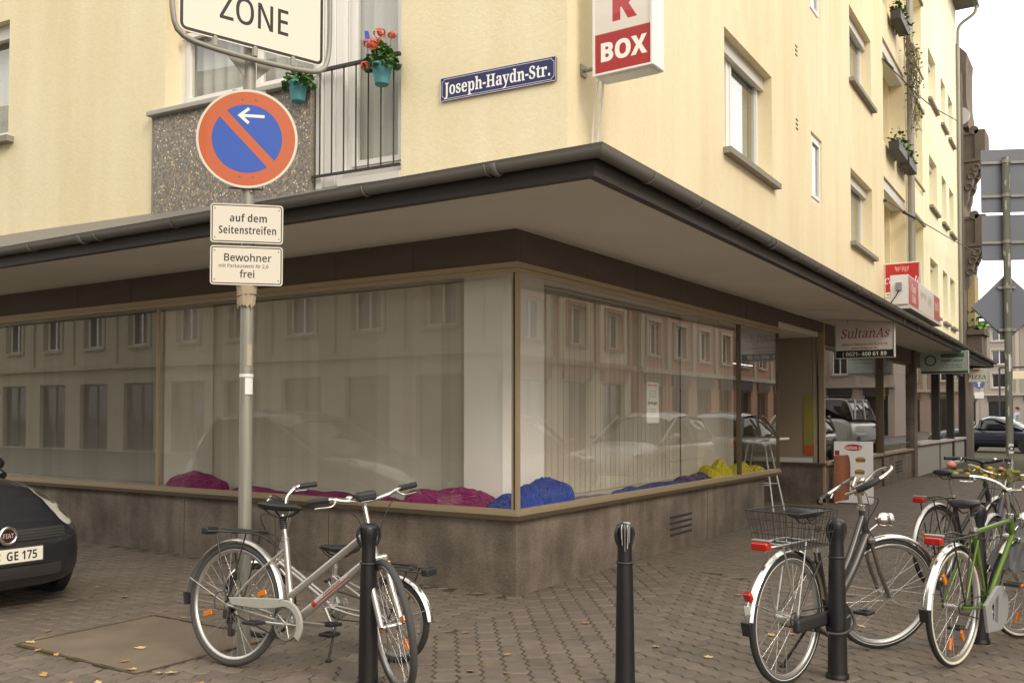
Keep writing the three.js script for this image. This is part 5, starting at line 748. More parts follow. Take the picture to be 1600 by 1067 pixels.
// body table rows: [x, half width, bottom, shoulder height]; cabin rows: [x, half width low, half width high, roof height]
function car(name, label, cat, x, z, turn, color, o = {}) {
  const T = thing(name, label, cat, [x, 0, z], turn, o.group), L = o.L ?? 4.1, W = (o.W ?? 1.7) / 2;
  const bt = o.body ?? [[0, 0.55, 0.5, 0.62], [0.02, 0.72, 0.34, 0.82], [0.1, 0.9, 0.26, 0.92], [0.35, 0.99, 0.2, 0.96], [0.8, 1, 0.18, 0.96], [2.6, 1, 0.18, 0.94], [3.2, 0.985, 0.2, 0.9], [3.6, 0.95, 0.22, 0.82], [3.85, 0.87, 0.24, 0.73], [3.98, 0.76, 0.28, 0.64], [4.07, 0.58, 0.33, 0.55], [4.1, 0.3, 0.4, 0.48]];
  const N = 28, secs = [], sc = L / 4.1;
  for (let i = 0; i <= 72; i++) { const t = i / 72, xx = 4.1 * (0.5 - 0.5 * Math.cos(Math.PI * t)); const [, w, b, s] = interp(bt, xx); const sec = [], yc = (b + s) / 2, hy = (s - b) / 2; for (let j = 0; j < N; j++) { const a = j / N * Math.PI * 2, ca = Math.cos(a), sa = Math.sin(a), e = 0.42; const sx = Math.sign(ca) * Math.pow(Math.abs(ca), e), sy = Math.sign(sa) * Math.pow(Math.abs(sa), sa > 0 ? 0.62 : 0.5); sec.push(V(xx * sc, yc + sy * hy, sx * W * w * (sa > 0.3 ? 1 - 0.1 * (sa - 0.3) : 1))); } secs.push(sec); }
  const body = part('body', loft(secs, true, true), color, T);
  const cb = o.cabin ?? [[0.12, 0.82, 0.7, 1.0], [0.3, 0.9, 0.72, 1.3], [0.6, 0.93, 0.74, 1.44], [1.4, 0.94, 0.76, 1.5], [2.0, 0.94, 0.75, 1.47], [2.4, 0.93, 0.72, 1.36], [2.8, 0.91, 0.74, 1.14], [3.12, 0.88, 0.82, 0.94]];
  const cs = []; for (let i = 0; i <= 30; i++) { const xx = cb[0][0] + (cb[cb.length - 1][0] - cb[0][0]) * i / 30; const [, a, b, h] = interp(cb, xx), y0 = interp(bt, xx)[3] - 0.06, q = []; for (const [f, g] of [[-1, 0], [-0.97, 0.35], [-0.9, 0.7], [-0.8, 0.92], [-0.5, 0.99], [0, 1], [0.5, 0.99], [0.8, 0.92], [0.9, 0.7], [0.97, 0.35], [1, 0]]) q.push(V(xx * sc, y0 + Math.max(0.02, h - y0) * g, f * W * (a + (b - a) * g * 0.8))); cs.push(q); }
  if (!o.noCabin) {
    part('cabin_glass', loft(cs, false, true), carGlass, T);
    const rs = []; for (let i = 3; i <= 22; i++) { const xx = cb[0][0] + (cb[cb.length - 1][0] - cb[0][0]) * i / 30; const [, a, b, h] = interp(cb, xx), q = []; for (const f of [-0.93, -0.82, -0.5, 0, 0.5, 0.82, 0.93]) q.push(V(xx * sc, h + 0.012 - 0.13 * Math.pow(Math.abs(f), 5), f * W * (a + (b - a) * 0.75))); rs.push(q); }
    part('roof', [loft(rs), loft(rs.map(s => [...s].reverse()))], color, T);
    for (const s of [-1, 1]) for (const px of [cb[0][0] + 0.25, 1.55, cb[cb.length - 1][0] - 0.06]) { const top = px > 2.5 ? (o.mx ? 1.65 : 2.05) : px + (px < 0.8 ? 0.35 : 0.02), [, a, b] = interp(cb, px), [, a2, b2, h2] = interp(cb, top); part('pillar', bar(V(px * sc, interp(bt, px)[3] - 0.05, s * W * (a + 0.012)), V(top * sc, h2 - 0.06, s * W * (a2 + (b2 - a2) * 0.72 + 0.01)), 0.04, 0.032, 8), color, T); }
  }
  for (const px of [0.72, 3.22]) for (const s of [-1, 1]) { const wr = o.wr ?? 0.31; const wz = s * (W - 0.1); part('wheel_arch', disc(wr + 0.07, 0.1, px * sc, wr, s * (W - 0.045), 'z', 32), M.black, T); const w = part('wheel', [mv(new THREE.TorusGeometry(wr - 0.07, 0.075, 10, 32).scale(1, 1, 1.25), px * sc, wr, wz + s * 0.02)], M.rubber, T); part('rim', [disc(wr - 0.1, 0.06, px * sc, wr, wz + s * 0.06, 'z', 28), ...[0, 1, 2, 3, 4].map(k => { const a = k * 1.2566; return rb(0.14, 0.045, 0.02, 0.005).rotateZ(a).translate(px * sc + 0.1 * Math.cos(a), wr + 0.1 * Math.sin(a), wz + s * 0.095); })], M.alu, w); }
  for (const s of [-1, 1]) part('wing_mirror', [ball(0.1, (o.mx ?? 2.72) * sc, 1.0, s * (W + 0.1), 0.75, 0.7, 1.0), bar(V((o.mx ?? 2.72) * sc + 0.02, 0.97, s * (W - 0.08)), V((o.mx ?? 2.72) * sc, 0.98, s * (W + 0.06)), 0.025)], o.mirror ?? color, T);
  const ray = new THREE.Raycaster(); T.updateMatrixWorld(true);
  // a patch pressed onto the body: pts fn(u,v) in body axes looked along dir
  const drape = (nm, fn, dir, nu, nv, off, m) => { const inv = body.matrixWorld, d = dir.clone().transformDirection(inv); const rows = []; for (let i = 0; i <= nu; i++) { const row = []; for (let j = 0; j <= nv; j++) { const p = fn(i / nu, j / nv); ray.set(p.clone().applyMatrix4(inv), d); const h = ray.intersectObject(body, false)[0]; row.push(h ? T.worldToLocal(h.point.clone()).addScaledVector(dir, -off) : null); } rows.push(row); } for (const r of rows) for (let j = 0; j < r.length; j++) if (!r[j]) { let b = null; for (let k = 1; k < r.length && !b; k++) b = r[j - k] ?? r[j + k]; r[j] = b ?? V(L - 0.3, 0.6, 0); } const g = loft(rows); return part(nm, g, m, T); };
  const near = (a, b) => V(L + 1, a, b), D = V(-1, 0, 0);
  const lens = new THREE.MeshPhysicalMaterial({ color: 0xdedcd4, roughness: 0.12, metalness: 0.3, clearcoat: 1 });
  if (o.detail) {
    for (const s of [-1, 1]) {
      const cx = 0.745, cz = s * 0.56; const shp = (k) => (u, v) => { const a = v * Math.PI * 2, q = u * k; return near(cx + 0.015 + q * (0.15 * Math.sin(a) + 0.035 * Math.cos(a) * s), cz + q * (0.105 * Math.cos(a))); };
      const hl = drape('headlight', shp(1), D, 5, 28, 0.012, lens); const P2 = (dx, dy, r) => drape('headlight_lamp', (u, v) => { const a = v * Math.PI * 2; return near(cx + dy + r * u * Math.sin(a), cz + dx + r * u * Math.cos(a)); }, D, 3, 18, 0.016, M.chrome);
      P2(s * -0.015, 0.06, 0.05); P2(s * 0.02, -0.05, 0.045);
    }
    drape('grille', (u, v) => near(0.53 + 0.08 * u, -0.47 + 0.94 * v), D, 4, 24, 0.01, M.dark);
    for (let i = 0; i < 4; i++) drape('grille_bar', (u, v) => near(0.537 + 0.02 * i + 0.006 * u, -0.46 + 0.92 * v), D, 1, 24, 0.018, mat([0.04, 0.04, 0.042], 0.5));
    drape('lower_grille', (u, v) => near(0.26 + 0.09 * u, -0.42 + 0.84 * v), D, 3, 20, 0.01, M.dark);
    drape('bonnet_seam', (u, v) => near(0.665 + 0.006 * u - 0.03 * Math.abs(v - 0.5), -0.5 + 1.0 * v), D, 1, 24, 0.004, M.black);
    const bd = thing0('badge', T, [L + 0.018, 0.58, 0]); part('badge_ring', new THREE.TorusGeometry(0.058, 0.012, 10, 32).rotateY(Math.PI / 2), M.chrome, bd);
    part('badge_face', new THREE.CircleGeometry(0.055, 28).rotateY(Math.PI / 2), new THREE.MeshStandardMaterial({ roughness: 0.3, metalness: 0.4, map: canvasTex(128, 128, (c, W) => { c.fillStyle = '#4a2a2a'; c.fillRect(0, 0, W, W); txt(c, 'FIAT', W / 2, W / 2, W * 0.42, { fill: '#cfcac2', sx: 0.8 }); }) }), bd);
    const pl = plate('number_plate', 0.52, 0.112, 0.008, (c, W, H) => { c.fillStyle = '#e9e5d6'; c.fillRect(0, 0, W, H); c.fillStyle = '#2443a0'; c.fillRect(0, 0, W * 0.085, H); c.strokeStyle = '#222'; c.lineWidth = 5; c.strokeRect(3, 3, W - 6, H - 6); txt(c, 'MA', W * 0.215, H * 0.53, H * 0.78, { sx: 0.78 }); c.fillStyle = '#b8ad84'; c.beginPath(); c.arc(W * 0.36, H * 0.35, H * 0.16, 0, 7); c.arc(W * 0.36, H * 0.68, H * 0.16, 0, 7); c.fill(); txt(c, 'GE 175', W * 0.69, H * 0.53, H * 0.78, { sx: 0.82 }); }, T, 1000);
    pl.rotation.y = Math.PI / 2; pl.position.set(L + 0.022, 0.435, 0); part('plate_holder', rb(0.54, 0.13, 0.03, 0.005, 0, -0.012, -0.022), M.black, pl);
  } else {
    for (const s of [-1, 1]) { part('headlight', ball(0.12, (L - 0.22), 0.66, s * (W * 0.74), 1.1, 0.55, 0.9), lens, T); part('tail_light', ball(0.11, 0.1, 0.74, s * W * 0.76, 0.7, 1, 0.9), M.redLens, T); }
    part('grille', rb(0.06, 0.1, 0.8, 0.02, L - 0.06, 0.5, 0), M.dark, T);
    const pl = part('number_plate', rb(0.02, 0.11, 0.5, 0.004, -0.005, 0.55, 0), M.white, T);
    part('side_strip', [-1, 1].map(s => rb(2.2, 0.05, 0.03, 0.01, L * 0.48, 0.5, s * (W + 0.002))), M.black, T);
    part('door_handle', [-1, 1].map(s => rb(0.16, 0.03, 0.03, 0.01, L * 0.42, 0.8, s * (W - 0.005))), o.mirror ?? color, T);
  }
  return T;
}
function thing0(name, parent, pos) { const g = new THREE.Group(); g.name = name; g.position.set(...pos); parent.add(g); return g; }
car('parked_car', 'black hatchback parked at the left edge with its headlight and number plate showing', 'car', -2.64 - 4.03, 2.62, 0, paint([0.012, 0.013, 0.02]), { mx: 2.12, cabin: [[0.12, 0.82, 0.7, 1.0], [0.3, 0.9, 0.72, 1.3], [0.6, 0.93, 0.74, 1.44], [1.2, 0.94, 0.76, 1.5], [1.6, 0.94, 0.75, 1.47], [2.0, 0.93, 0.72, 1.36], [2.35, 0.91, 0.74, 1.16], [2.7, 0.88, 0.82, 0.95]], body: [[0, 0.55, 0.5, 0.62], [0.02, 0.72, 0.34, 0.82], [0.1, 0.9, 0.26, 0.92], [0.35, 0.99, 0.2, 0.96], [0.8, 1, 0.18, 0.97], [2.5, 1, 0.16, 0.97], [3.0, 0.98, 0.15, 0.95], [3.4, 0.94, 0.14, 0.9], [3.7, 0.88, 0.14, 0.82], [3.88, 0.81, 0.15, 0.74], [4.0, 0.74, 0.18, 0.66], [4.07, 0.58, 0.24, 0.58], [4.1, 0.3, 0.32, 0.48]], L: 4.03, W: 1.63, detail: true, mirror: M.black });
car('parked_car', 'dark blue car crossing the far end of the pavement', 'car', -2.0, -34.6, -R(33) + R(20), paint([0.012, 0.016, 0.035]), { L: 4.4, W: 1.75, noCabin: false, cabin: [[1.35, 0.86, 0.76, 1.0], [1.55, 0.9, 0.74, 1.28], [1.8, 0.92, 0.75, 1.36], [2.2, 0.92, 0.75, 1.33], [2.6, 0.9, 0.74, 1.16], [3.0, 0.88, 0.8, 0.94]] });
car('parked_car', 'red hatchback parked along the right street', 'car', 4.3, -4.2, Math.PI / 2, paint([0.35, 0.025, 0.02]), {}).position.x = 4.35;
car('parked_car', 'silver hatchback parked along the right street, mirrored in the right shop window', 'car', 4.4, -14.0, -Math.PI / 2, paint([0.42, 0.41, 0.39]), {});
car('parked_car', 'grey saloon parked along the right street, mirrored in the right shop window', 'car', 4.4, -15.2, Math.PI / 2, paint([0.14, 0.15, 0.16]), { L: 4.5 });
car('parked_car', 'white hatchback parked far along the right street', 'car', 4.4, -25.0, -Math.PI / 2, paint([0.6, 0.6, 0.58]), { L: 4.2 });
const vanBody = [[0, 0.8, 0.5, 1.2], [0.05, 0.95, 0.3, 1.3], [0.3, 1, 0.2, 1.32], [3.2, 1, 0.2, 1.28], [3.5, 0.97, 0.22, 1.12], [3.8, 0.92, 0.25, 0.95], [4.0, 0.78, 0.3, 0.8], [4.08, 0.6, 0.35, 0.65], [4.1, 0.3, 0.42, 0.55]];
car('parked_van', 'white van parked further along the right street', 'van', 4.45, -26.5, Math.PI / 2, paint([0.62, 0.62, 0.6]), { L: 4.9, W: 1.9, body: vanBody, cabin: [[0.05, 0.95, 0.84, 1.9], [0.2, 0.96, 0.86, 2.0], [2.6, 0.96, 0.86, 2.02], [2.9, 0.95, 0.84, 1.9], [3.3, 0.92, 0.84, 1.5], [3.5, 0.9, 0.86, 1.2]] });
car('parked_car', 'silver car parked across the left street, mirrored in the left shop window', 'car', -3.2, 11.6, Math.PI, paint([0.4, 0.39, 0.37]), {}); car('parked_car', 'dark red car parked across the left street', 'car', 3.0, 11.6, Math.PI, paint([0.12, 0.03, 0.03]), {});

// ---------- inside the empty shop ----------
function blinds(label, a, b, depth, along, k = 1) {
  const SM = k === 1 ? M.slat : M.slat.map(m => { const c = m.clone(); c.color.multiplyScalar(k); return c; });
  const T = thing('vertical_blind', label, 'blinds', [0, 0, 0], 0, 'closed vertical blinds behind the shop windows'), w = 0.127;
  part('head_rail', along === 'x' ? bx(a, b, 2.66, 2.69, depth - 0.02, depth + 0.02) : bx(depth - 0.02, depth + 0.02, 2.66, 2.69, a, b), M.trim, T);
  const g = new THREE.BoxGeometry(w, 2.01, 0.0016); let i = 0;
  for (let q = a + w / 2; q < b - 0.03; q += w - 0.014, i++) { const m = part('slat', g, SM[rnd() * 4 | 0], T); const t = rr(0.03, 0.07); if (along === 'x') { m.position.set(q, 1.65, depth); m.rotation.y = t; } else { m.position.set(depth, 1.65, q); m.rotation.y = Math.PI / 2 + t; } }
}
blinds('beige vertical blind closing off the middle left display window', -4.5, -0.8, -0.62, 'x');
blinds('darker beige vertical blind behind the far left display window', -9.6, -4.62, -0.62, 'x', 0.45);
blinds('beige vertical blind behind the right display window', -6.7, -1.08, -0.62, 'z');
function heap(label, x, z, w, d, h, turn, c, o = {}) {
  const f = o.f ?? 5, s = o.s ?? 1, lump = o.lump ?? 0.4;
  const n = o.n ?? 9, bumps = Array.from({ length: n }, (_, i) => ({ u: (i + 0.5) / n * 1.7 - 0.85 + rr(-0.1, 0.1), v: rr(-0.4, 0.4), su: rr(0.9, 1.6) * 2.2 / n, sv: rr(0.55, 0.85), h: rr(0.45, 1) * (o.flat ? 1 : 1 - 0.45 * Math.abs((i + 0.5) / n * 2 - 1)) }));
  const g = cloth(110, 48, w, d, (u, v) => { let y = 0; for (const b of bumps) y = Math.max(y, 0) + Math.log(1 + Math.exp((b.h * Math.sqrt(Math.max(0, 1 - ((u - b.u) / b.su) ** 2 - ((v - b.v) / b.sv) ** 2)) - y) * 14)) / 14 - 0.0; const e = Math.max(0, 1 - Math.pow(Math.abs(u), 6) - Math.pow(Math.abs(v), 4)); const cr = Math.abs(fbm(u * f * 1.3 * w / d + s * 7, v * f + s * 3, 0, 2, s) - 0.5); return h * 1.25 * Math.max(0, (y - 0.12) * 0.85 * Math.min(1, e * 4) + (lump * 0.35) * (0.25 - cr) * Math.min(1, y * 2) * e); });
  const m = new THREE.MeshPhysicalMaterial({ color: new THREE.Color().setRGB(...c), roughness: 0.95, bumpMap: M.tulleBump, bumpScale: 0.035, sheen: 0.3, sheenColor: new THREE.Color().setRGB(...c), transmission: 0.15, thickness: 0, side: DS });
  const T = part('fabric_heap', g, m); T.position.set(x, 0.643, z); T.rotation.y = turn; info(T, label, 'fabric');
}
const mag = [0.3, 0.015, 0.14], blu = [0.035, 0.085, 0.44], yel = [0.75, 0.66, 0.02];
heap('magenta tulle heap at the left end of the middle shop window', -4.2, -0.2, 0.9, 0.34, 0.25, 0, mag, { s: 1, n: 6 });
heap('long low band of magenta tulle lying along the window sill', -2.5, -0.2, 2.8, 0.34, 0.09, 0, mag, { s: 2, n: 14, flat: 1, f: 3 });
heap('rounded magenta tulle heap in front of the white corner pillar', -0.78, -0.2, 0.95, 0.34, 0.28, 0, [0.34, 0.012, 0.16], { s: 3, n: 4, f: 3 });
heap('ruffled blue tulle heap beside the window corner', -0.2, -0.66, 0.98, 0.34, 0.33, Math.PI / 2, blu, { s: 4, n: 5, f: 6, lump: 0.8 });
heap('small blue tulle heap tucked left of the corner post', -0.22, -0.2, 0.3, 0.22, 0.17, 0.3, blu, { s: 6, f: 5, n: 3 });
heap('flat lilac cloth lying on the right window sill', -0.17, -1.6, 1.0, 0.28, 0.05, Math.PI / 2, [0.34, 0.27, 0.42], { s: 7, n: 9, flat: 1 });
heap('flat blue cloth strip lying along the right window sill', -0.17, -2.95, 1.7, 0.28, 0.08, Math.PI / 2, [0.05, 0.08, 0.34], { s: 8, n: 10, flat: 1 });
heap('dusky violet cloth lump on the right window sill', -0.2, -4.2, 0.95, 0.36, 0.17, Math.PI / 2, [0.11, 0.06, 0.17], { s: 9 });
heap('bright yellow tulle heap left of the thin mullion', -0.24, -4.9, 0.9, 0.4, 0.28, Math.PI / 2, yel, { s: 10, f: 7 });
heap('bright yellow tulle heap right of the thin mullion', -0.24, -6.0, 1.4, 0.4, 0.2, Math.PI / 2, yel, { s: 11, f: 7 });
{
  const T = plate('paper_notice', 0.3, 0.42, 0.004, (c, W, H) => { c.fillStyle = '#efece4'; c.fillRect(0, 0, W, H); scrib(c, W * 0.1, H * 0.05, W * 0.8, H * 0.06, '#c9736a'); for (const y of [0.2, 0.25, 0.3, 0.35]) scrib(c, W * 0.2, H * y, W * 0.6, H * 0.025, '#777'); scrib(c, W * 0.12, H * 0.47, W * 0.76, H * 0.1, '#2a2a2a'); for (const y of [0.66, 0.72, 0.78]) scrib(c, W * 0.25, H * y, W * 0.5, H * 0.02, '#777'); }, scene, 800, M.white, 0.001);
  T.position.set(-0.009, 1.57, -2.62); T.rotation.y = Math.PI / 2; info(T, 'white printed paper notice stuck inside the right shop window', 'notice');
  const P = plate('poster_strip', 0.17, 0.95, 0.004, (c, W, H) => { c.fillStyle = '#8f8748'; c.fillRect(0, 0, W, H); scrib(c, W * 0.2, H * 0.1, W * 0.6, H * 0.6, '#a08f2c'); c.fillStyle = '#b0552c'; c.fillRect(0, H * 0.84, W, H * 0.16); }, scene, 500, M.white, 0.002);
  P.position.set(-0.22, 1.27, -9.105); info(P, 'tall narrow yellow poster on the brown panel beside the entrance', 'poster');
}
// ---------- bistro table and folding board at the entrance ----------
{
  const T = thing('bistro_table', 'standing table with thin splayed white legs in the entrance recess', 'table', [-0.55, 0, -7.6]);
  part('tabletop', rb(0.75, 0.035, 0.6, 0.012, 0, 1.08, 0), M.white, T);
  for (const [a, b] of [[-1, -1], [1, -1], [-1, 1], [1, 1]]) part('leg', bar(V(a * 0.12, 1.06, b * 0.1), V(a * 0.3, 0, b * 0.26), 0.013), M.white, T);
  part('brace', [bar(V(-0.24, 0.4, 0.2), V(0.24, 0.4, 0.2), 0.01), bar(V(-0.24, 0.4, -0.2), V(0.24, 0.4, -0.2), 0.01)], M.white, T);
  const A = thing('folding_board', 'white folding board advertising kebab and burgers on the pavement', 'advertising board', [0.36, 0, -9.62], 0.18);
  const draw = (c, W, H) => {
    c.fillStyle = '#e4e2e0'; c.fillRect(0, 0, W, H); c.fillStyle = '#a33130'; c.beginPath(); c.ellipse(W * 0.5, H * 0.1, W * 0.24, H * 0.055, 0, 0, 7); c.fill(); txt(c, 'Sultan As', W * 0.5, H * 0.1, H * 0.07, { font: 'serif', style: 'italic bold', fill: '#f0e6e0', sx: 0.85 });
    c.fillStyle = '#8f1f1a'; c.fillRect(W * 0.02, H * 0.15, W * 0.12, H * 0.08); const g = c.createLinearGradient(0, 0, W * 0.45, 0); g.addColorStop(0, '#8a4a28'); g.addColorStop(0.5, '#a2633a'); g.addColorStop(1, '#713a22'); c.fillStyle = g; c.beginPath(); c.moveTo(0, H * 0.24); c.lineTo(W * 0.36, H * 0.22); c.quadraticCurveTo(W * 0.48, H * 0.3, W * 0.38, H * 0.95); c.lineTo(0, H); c.fill();
    for (let i = 0; i < 260; i++) { c.fillStyle = ['rgba(110,50,24,.5)', 'rgba(206,134,76,.5)'][i & 1]; c.fillRect(rnd() * W * 0.36, H * (0.25 + 0.7 * rnd()), 4 + 14 * rnd(), 2); }
    for (const [x, y] of [[0.68, 0.32], [0.66, 0.52], [0.7, 0.7], [0.64, 0.86]]) { c.fillStyle = '#b98045'; c.beginPath(); c.ellipse(W * x, H * (y - 0.03), W * 0.13, H * 0.035, 0, Math.PI, 0); c.fill(); c.fillStyle = '#5d7d33'; c.fillRect(W * (x - 0.13), H * (y - 0.03), W * 0.26, H * 0.012); c.fillStyle = '#6b3420'; c.fillRect(W * (x - 0.12), H * (y - 0.018), W * 0.24, H * 0.02); c.fillStyle = '#c28c4e'; c.fillRect(W * (x - 0.12), H * (y + 0.002), W * 0.24, H * 0.022); }
  };
  for (const s of [1, -1]) { const p = plate('board', 0.6, 1.0, 0.01, draw, A, 500, M.white, 0.012); p.rotation.order = 'YXZ'; p.rotation.y = s > 0 ? 0 : Math.PI; p.rotation.x = -0.16; p.position.set(0, 0.51, s * 0.1); part('foot', [rb(0.03, 0.04, 0.02, 0.004, -0.26, -0.505, -0.01), rb(0.03, 0.04, 0.02, 0.004, 0.26, -0.505, -0.01)], M.alu, p); }
}
// ---------- flower pots on the railing, planter boxes and trailing plant on the loggias ----------
const leafG = (() => { const s = new THREE.Shape(); s.moveTo(0, -0.5); s.bezierCurveTo(0.5, -0.4, 0.6, 0.3, 0, 0.5); s.bezierCurveTo(-0.6, 0.3, -0.5, -0.4, 0, -0.5); const g = new THREE.ShapeGeometry(s, 3), p = g.attributes.position; for (let i = 0; i < p.count; i++) p.setZ(i, 0.25 * Math.abs(p.getX(i))); g.computeVertexNormals(); return g; })();
function foliage(n, fn, s0, s1) { const out = []; for (let i = 0; i < n; i++) { const g = leafG.clone(), s = rr(s0, s1); g.scale(s, s, s); g.rotateX(rr(-2.2, -0.4)); g.rotateY(rr(0, 6.3)); const p = fn(); g.translate(p.x, p.y, p.z); out.push(g); } return out; }
const teal = mat([0.07, 0.26, 0.29], 0.45);
function pot(label, u, y, flowers) {
  const T = thing('flower_pot', label, 'flower pot'); T.applyMatrix4(FL); T.translateX(u); T.translateY(y); T.translateZ(0.11);
  part('pot', [new THREE.LatheGeometry([[0, 0], [0.055, 0], [0.058, 0.01], [0.083, 0.145], [0.09, 0.15], [0.09, 0.17], [0.082, 0.17], [0.078, 0.14], [0, 0.14]].map(p => new THREE.Vector2(...p)), 28)], teal, T);
  part('hook', tube([V(0, 0.16, -0.085), V(0, 0.24, -0.1), V(0, 0.23, -0.125)], 0.005, 10, 5), M.darkMetal, T);
  const f = part('foliage', foliage(flowers ? 120 : 110, () => { const a = rr(0, 6.28), q = Math.sqrt(rnd()); return V(Math.cos(a) * q * 0.16, 0.15 + (1 - q * q) * (flowers ? 0.22 : 0.13) * rr(0.3, 1) - 0.04 * q, Math.sin(a) * q * 0.11); }, 0.035, 0.07), M.leaf[0], T);
  const f2 = part('foliage', foliage(60, () => { const a = rr(0, 6.28), q = Math.sqrt(rnd()); return V(Math.cos(a) * q * 0.17, 0.16 + (1 - q * q) * (flowers ? 0.22 : 0.14) * rr(0.5, 1), Math.sin(a) * q * 0.11); }, 0.03, 0.06), M.leaf[1], T);
  if (flowers) {
    const red = mat([0.62, 0.1, 0.055], 0.7, { side: DS });
    for (const [x, yy, z, r] of [[0.0, 0.42, 0.03, 0.055], [-0.1, 0.35, 0.04, 0.05], [-0.02, 0.31, 0.09, 0.045], [0.1, 0.4, 0.0, 0.035], [-0.12, 0.16, 0.06, 0.045], [-0.06, 0.37, -0.02, 0.035]]) { part('blossom', Array.from({ length: 34 }, () => { const g = new THREE.CircleGeometry(0.014, 5), d = V(rr(-1, 1), rr(-1, 1), rr(-1, 1)).normalize(); g.lookAt(d); g.translate(x + d.x * r, yy + d.y * r * 0.7, z + d.z * r); return g; }), red, T); part('stem', bar(V(x * 0.4, 0.15, z * 0.4), V(x, yy, z), 0.003, 0.003, 5), M.leaf[1], T); }
    part('pinwheel', [ext([[0, 0], [0.05, 0.02], [0.03, 0.09], [-0.01, 0.1]], 0.004).translate(-0.13, 0.36, 0.05), bar(V(-0.11, 0.12, 0.04), V(-0.11, 0.4, 0.05), 0.003, 0.003, 5)], mat([0.04, 0.1, 0.42], 0.4), T, 'small blue garden ornament');
  }
}
pot('teal hanging pot with a leafy green plant at the left end of the balcony railing', -2.52, 4.16, false);
pot('teal hanging pot with red geraniums at the right end of the balcony railing', -1.63, 4.16, true);
function planter(label, u, y, w, n) {
  const T = thing('planter_box', label, 'planter box', [0, 0, 0], 0, 'planter boxes on the loggia parapets'); T.applyMatrix4(FR); T.translateX(u); T.translateY(y); T.translateZ(0.16);
  part('box', [rb(w, 0.2, 0.2, 0.015)], M.darkMetal, T); part('holder', [-0.3, 0.3].map(k => bx(k * w - 0.015, k * w + 0.015, -0.12, 0.12, -0.13, -0.102)), M.galv, T);
  part('foliage', foliage(n, () => V(rr(-w / 2, w / 2), 0.08 + rnd() * rnd() * 0.4, rr(-0.13, 0.13)), 0.05, 0.11), M.leaf[2], T); part('foliage', foliage(n / 2 | 0, () => V(rr(-w / 2, w / 2), 0.08 + rnd() * 0.25, rr(-0.13, 0.13)), 0.04, 0.09), M.leaf[1], T);
}
planter('dark planter box with small green plants, left one on the middle loggia parapet', 13.75, 6.72, 1.0, 70); planter('dark planter box with small green plants, right one on the middle loggia parapet', 15.0, 6.72, 1.0, 80); planter('dark planter box with trailing greenery on the upper loggia parapet', 14.1, 9.45, 1.0, 110);
{ const T = thing('trailing_plant', 'straggly half dry creeper hanging down over the grey downpipe', 'plant'); T.applyMatrix4(FR); T.translateX(15.2); T.translateY(9.4); T.translateZ(0.18);
  const st = []; const tips = []; for (let i = 0; i < 26; i++) { const x = rr(-0.9, 0.9), l = rr(0.5, 2.0), p = [V(x, rr(0, 0.2), 0)]; for (let k = 1; k <= 5; k++) p.push(V(x + rr(-0.15, 0.15) * k * 0.6 + (0.5 - x) * 0.1 * k, -l * k / 5, rr(-0.06, 0.14))); st.push(tube(p, 0.006, 16, 4)); tips.push(...p); }
  part('stems', st, mat([0.16, 0.13, 0.08], 0.9), T).userData.kind = 'stuff'; part('foliage', foliage(170, () => { const t = tips[rnd() * tips.length | 0]; return V(t.x + rr(-0.14, 0.14), t.y + rr(-0.2, 0.2), t.z + rr(-0.1, 0.12)); }, 0.04, 0.1), mat([0.14, 0.15, 0.07], 0.9, { side: DS }), T).userData.kind = 'stuff'; }
// wires across the street
info(put(part('overhead_wire', [tube([V(13.0, 5.6, 0.05), V(14.5, 5.66, 0.12), V(15.77, 5.72, 0.2), V(20, 5.95, 0.4), V(25.5, 6.4, 0.5)], 0.012, 40, 6), disc(0.03, 0.12, 13.0, 5.6, 0.0, 'z', 10), bar(V(14.6, 5.66, 0.12), V(15.6, 5.71, 0.19), 0.035, 0.035, 8)], M.darkMetal), FR), 'thin lamp cable strung along the yellow wall below the loggias', 'cable');
info(put(part('overhead_wire', [tube([V(12.9, 8.35, 0.02), V(14.2, 8.42, 0.1), V(17, 8.6, 0.3), V(20, 8.95, 0.6)], 0.012, 40, 6), bar(V(13, 8.35, 0.05), V(13.7, 8.4, 0.08), 0.025)], M.darkMetal), FR), 'thin cable crossing the upper loggia near the creeper', 'cable');
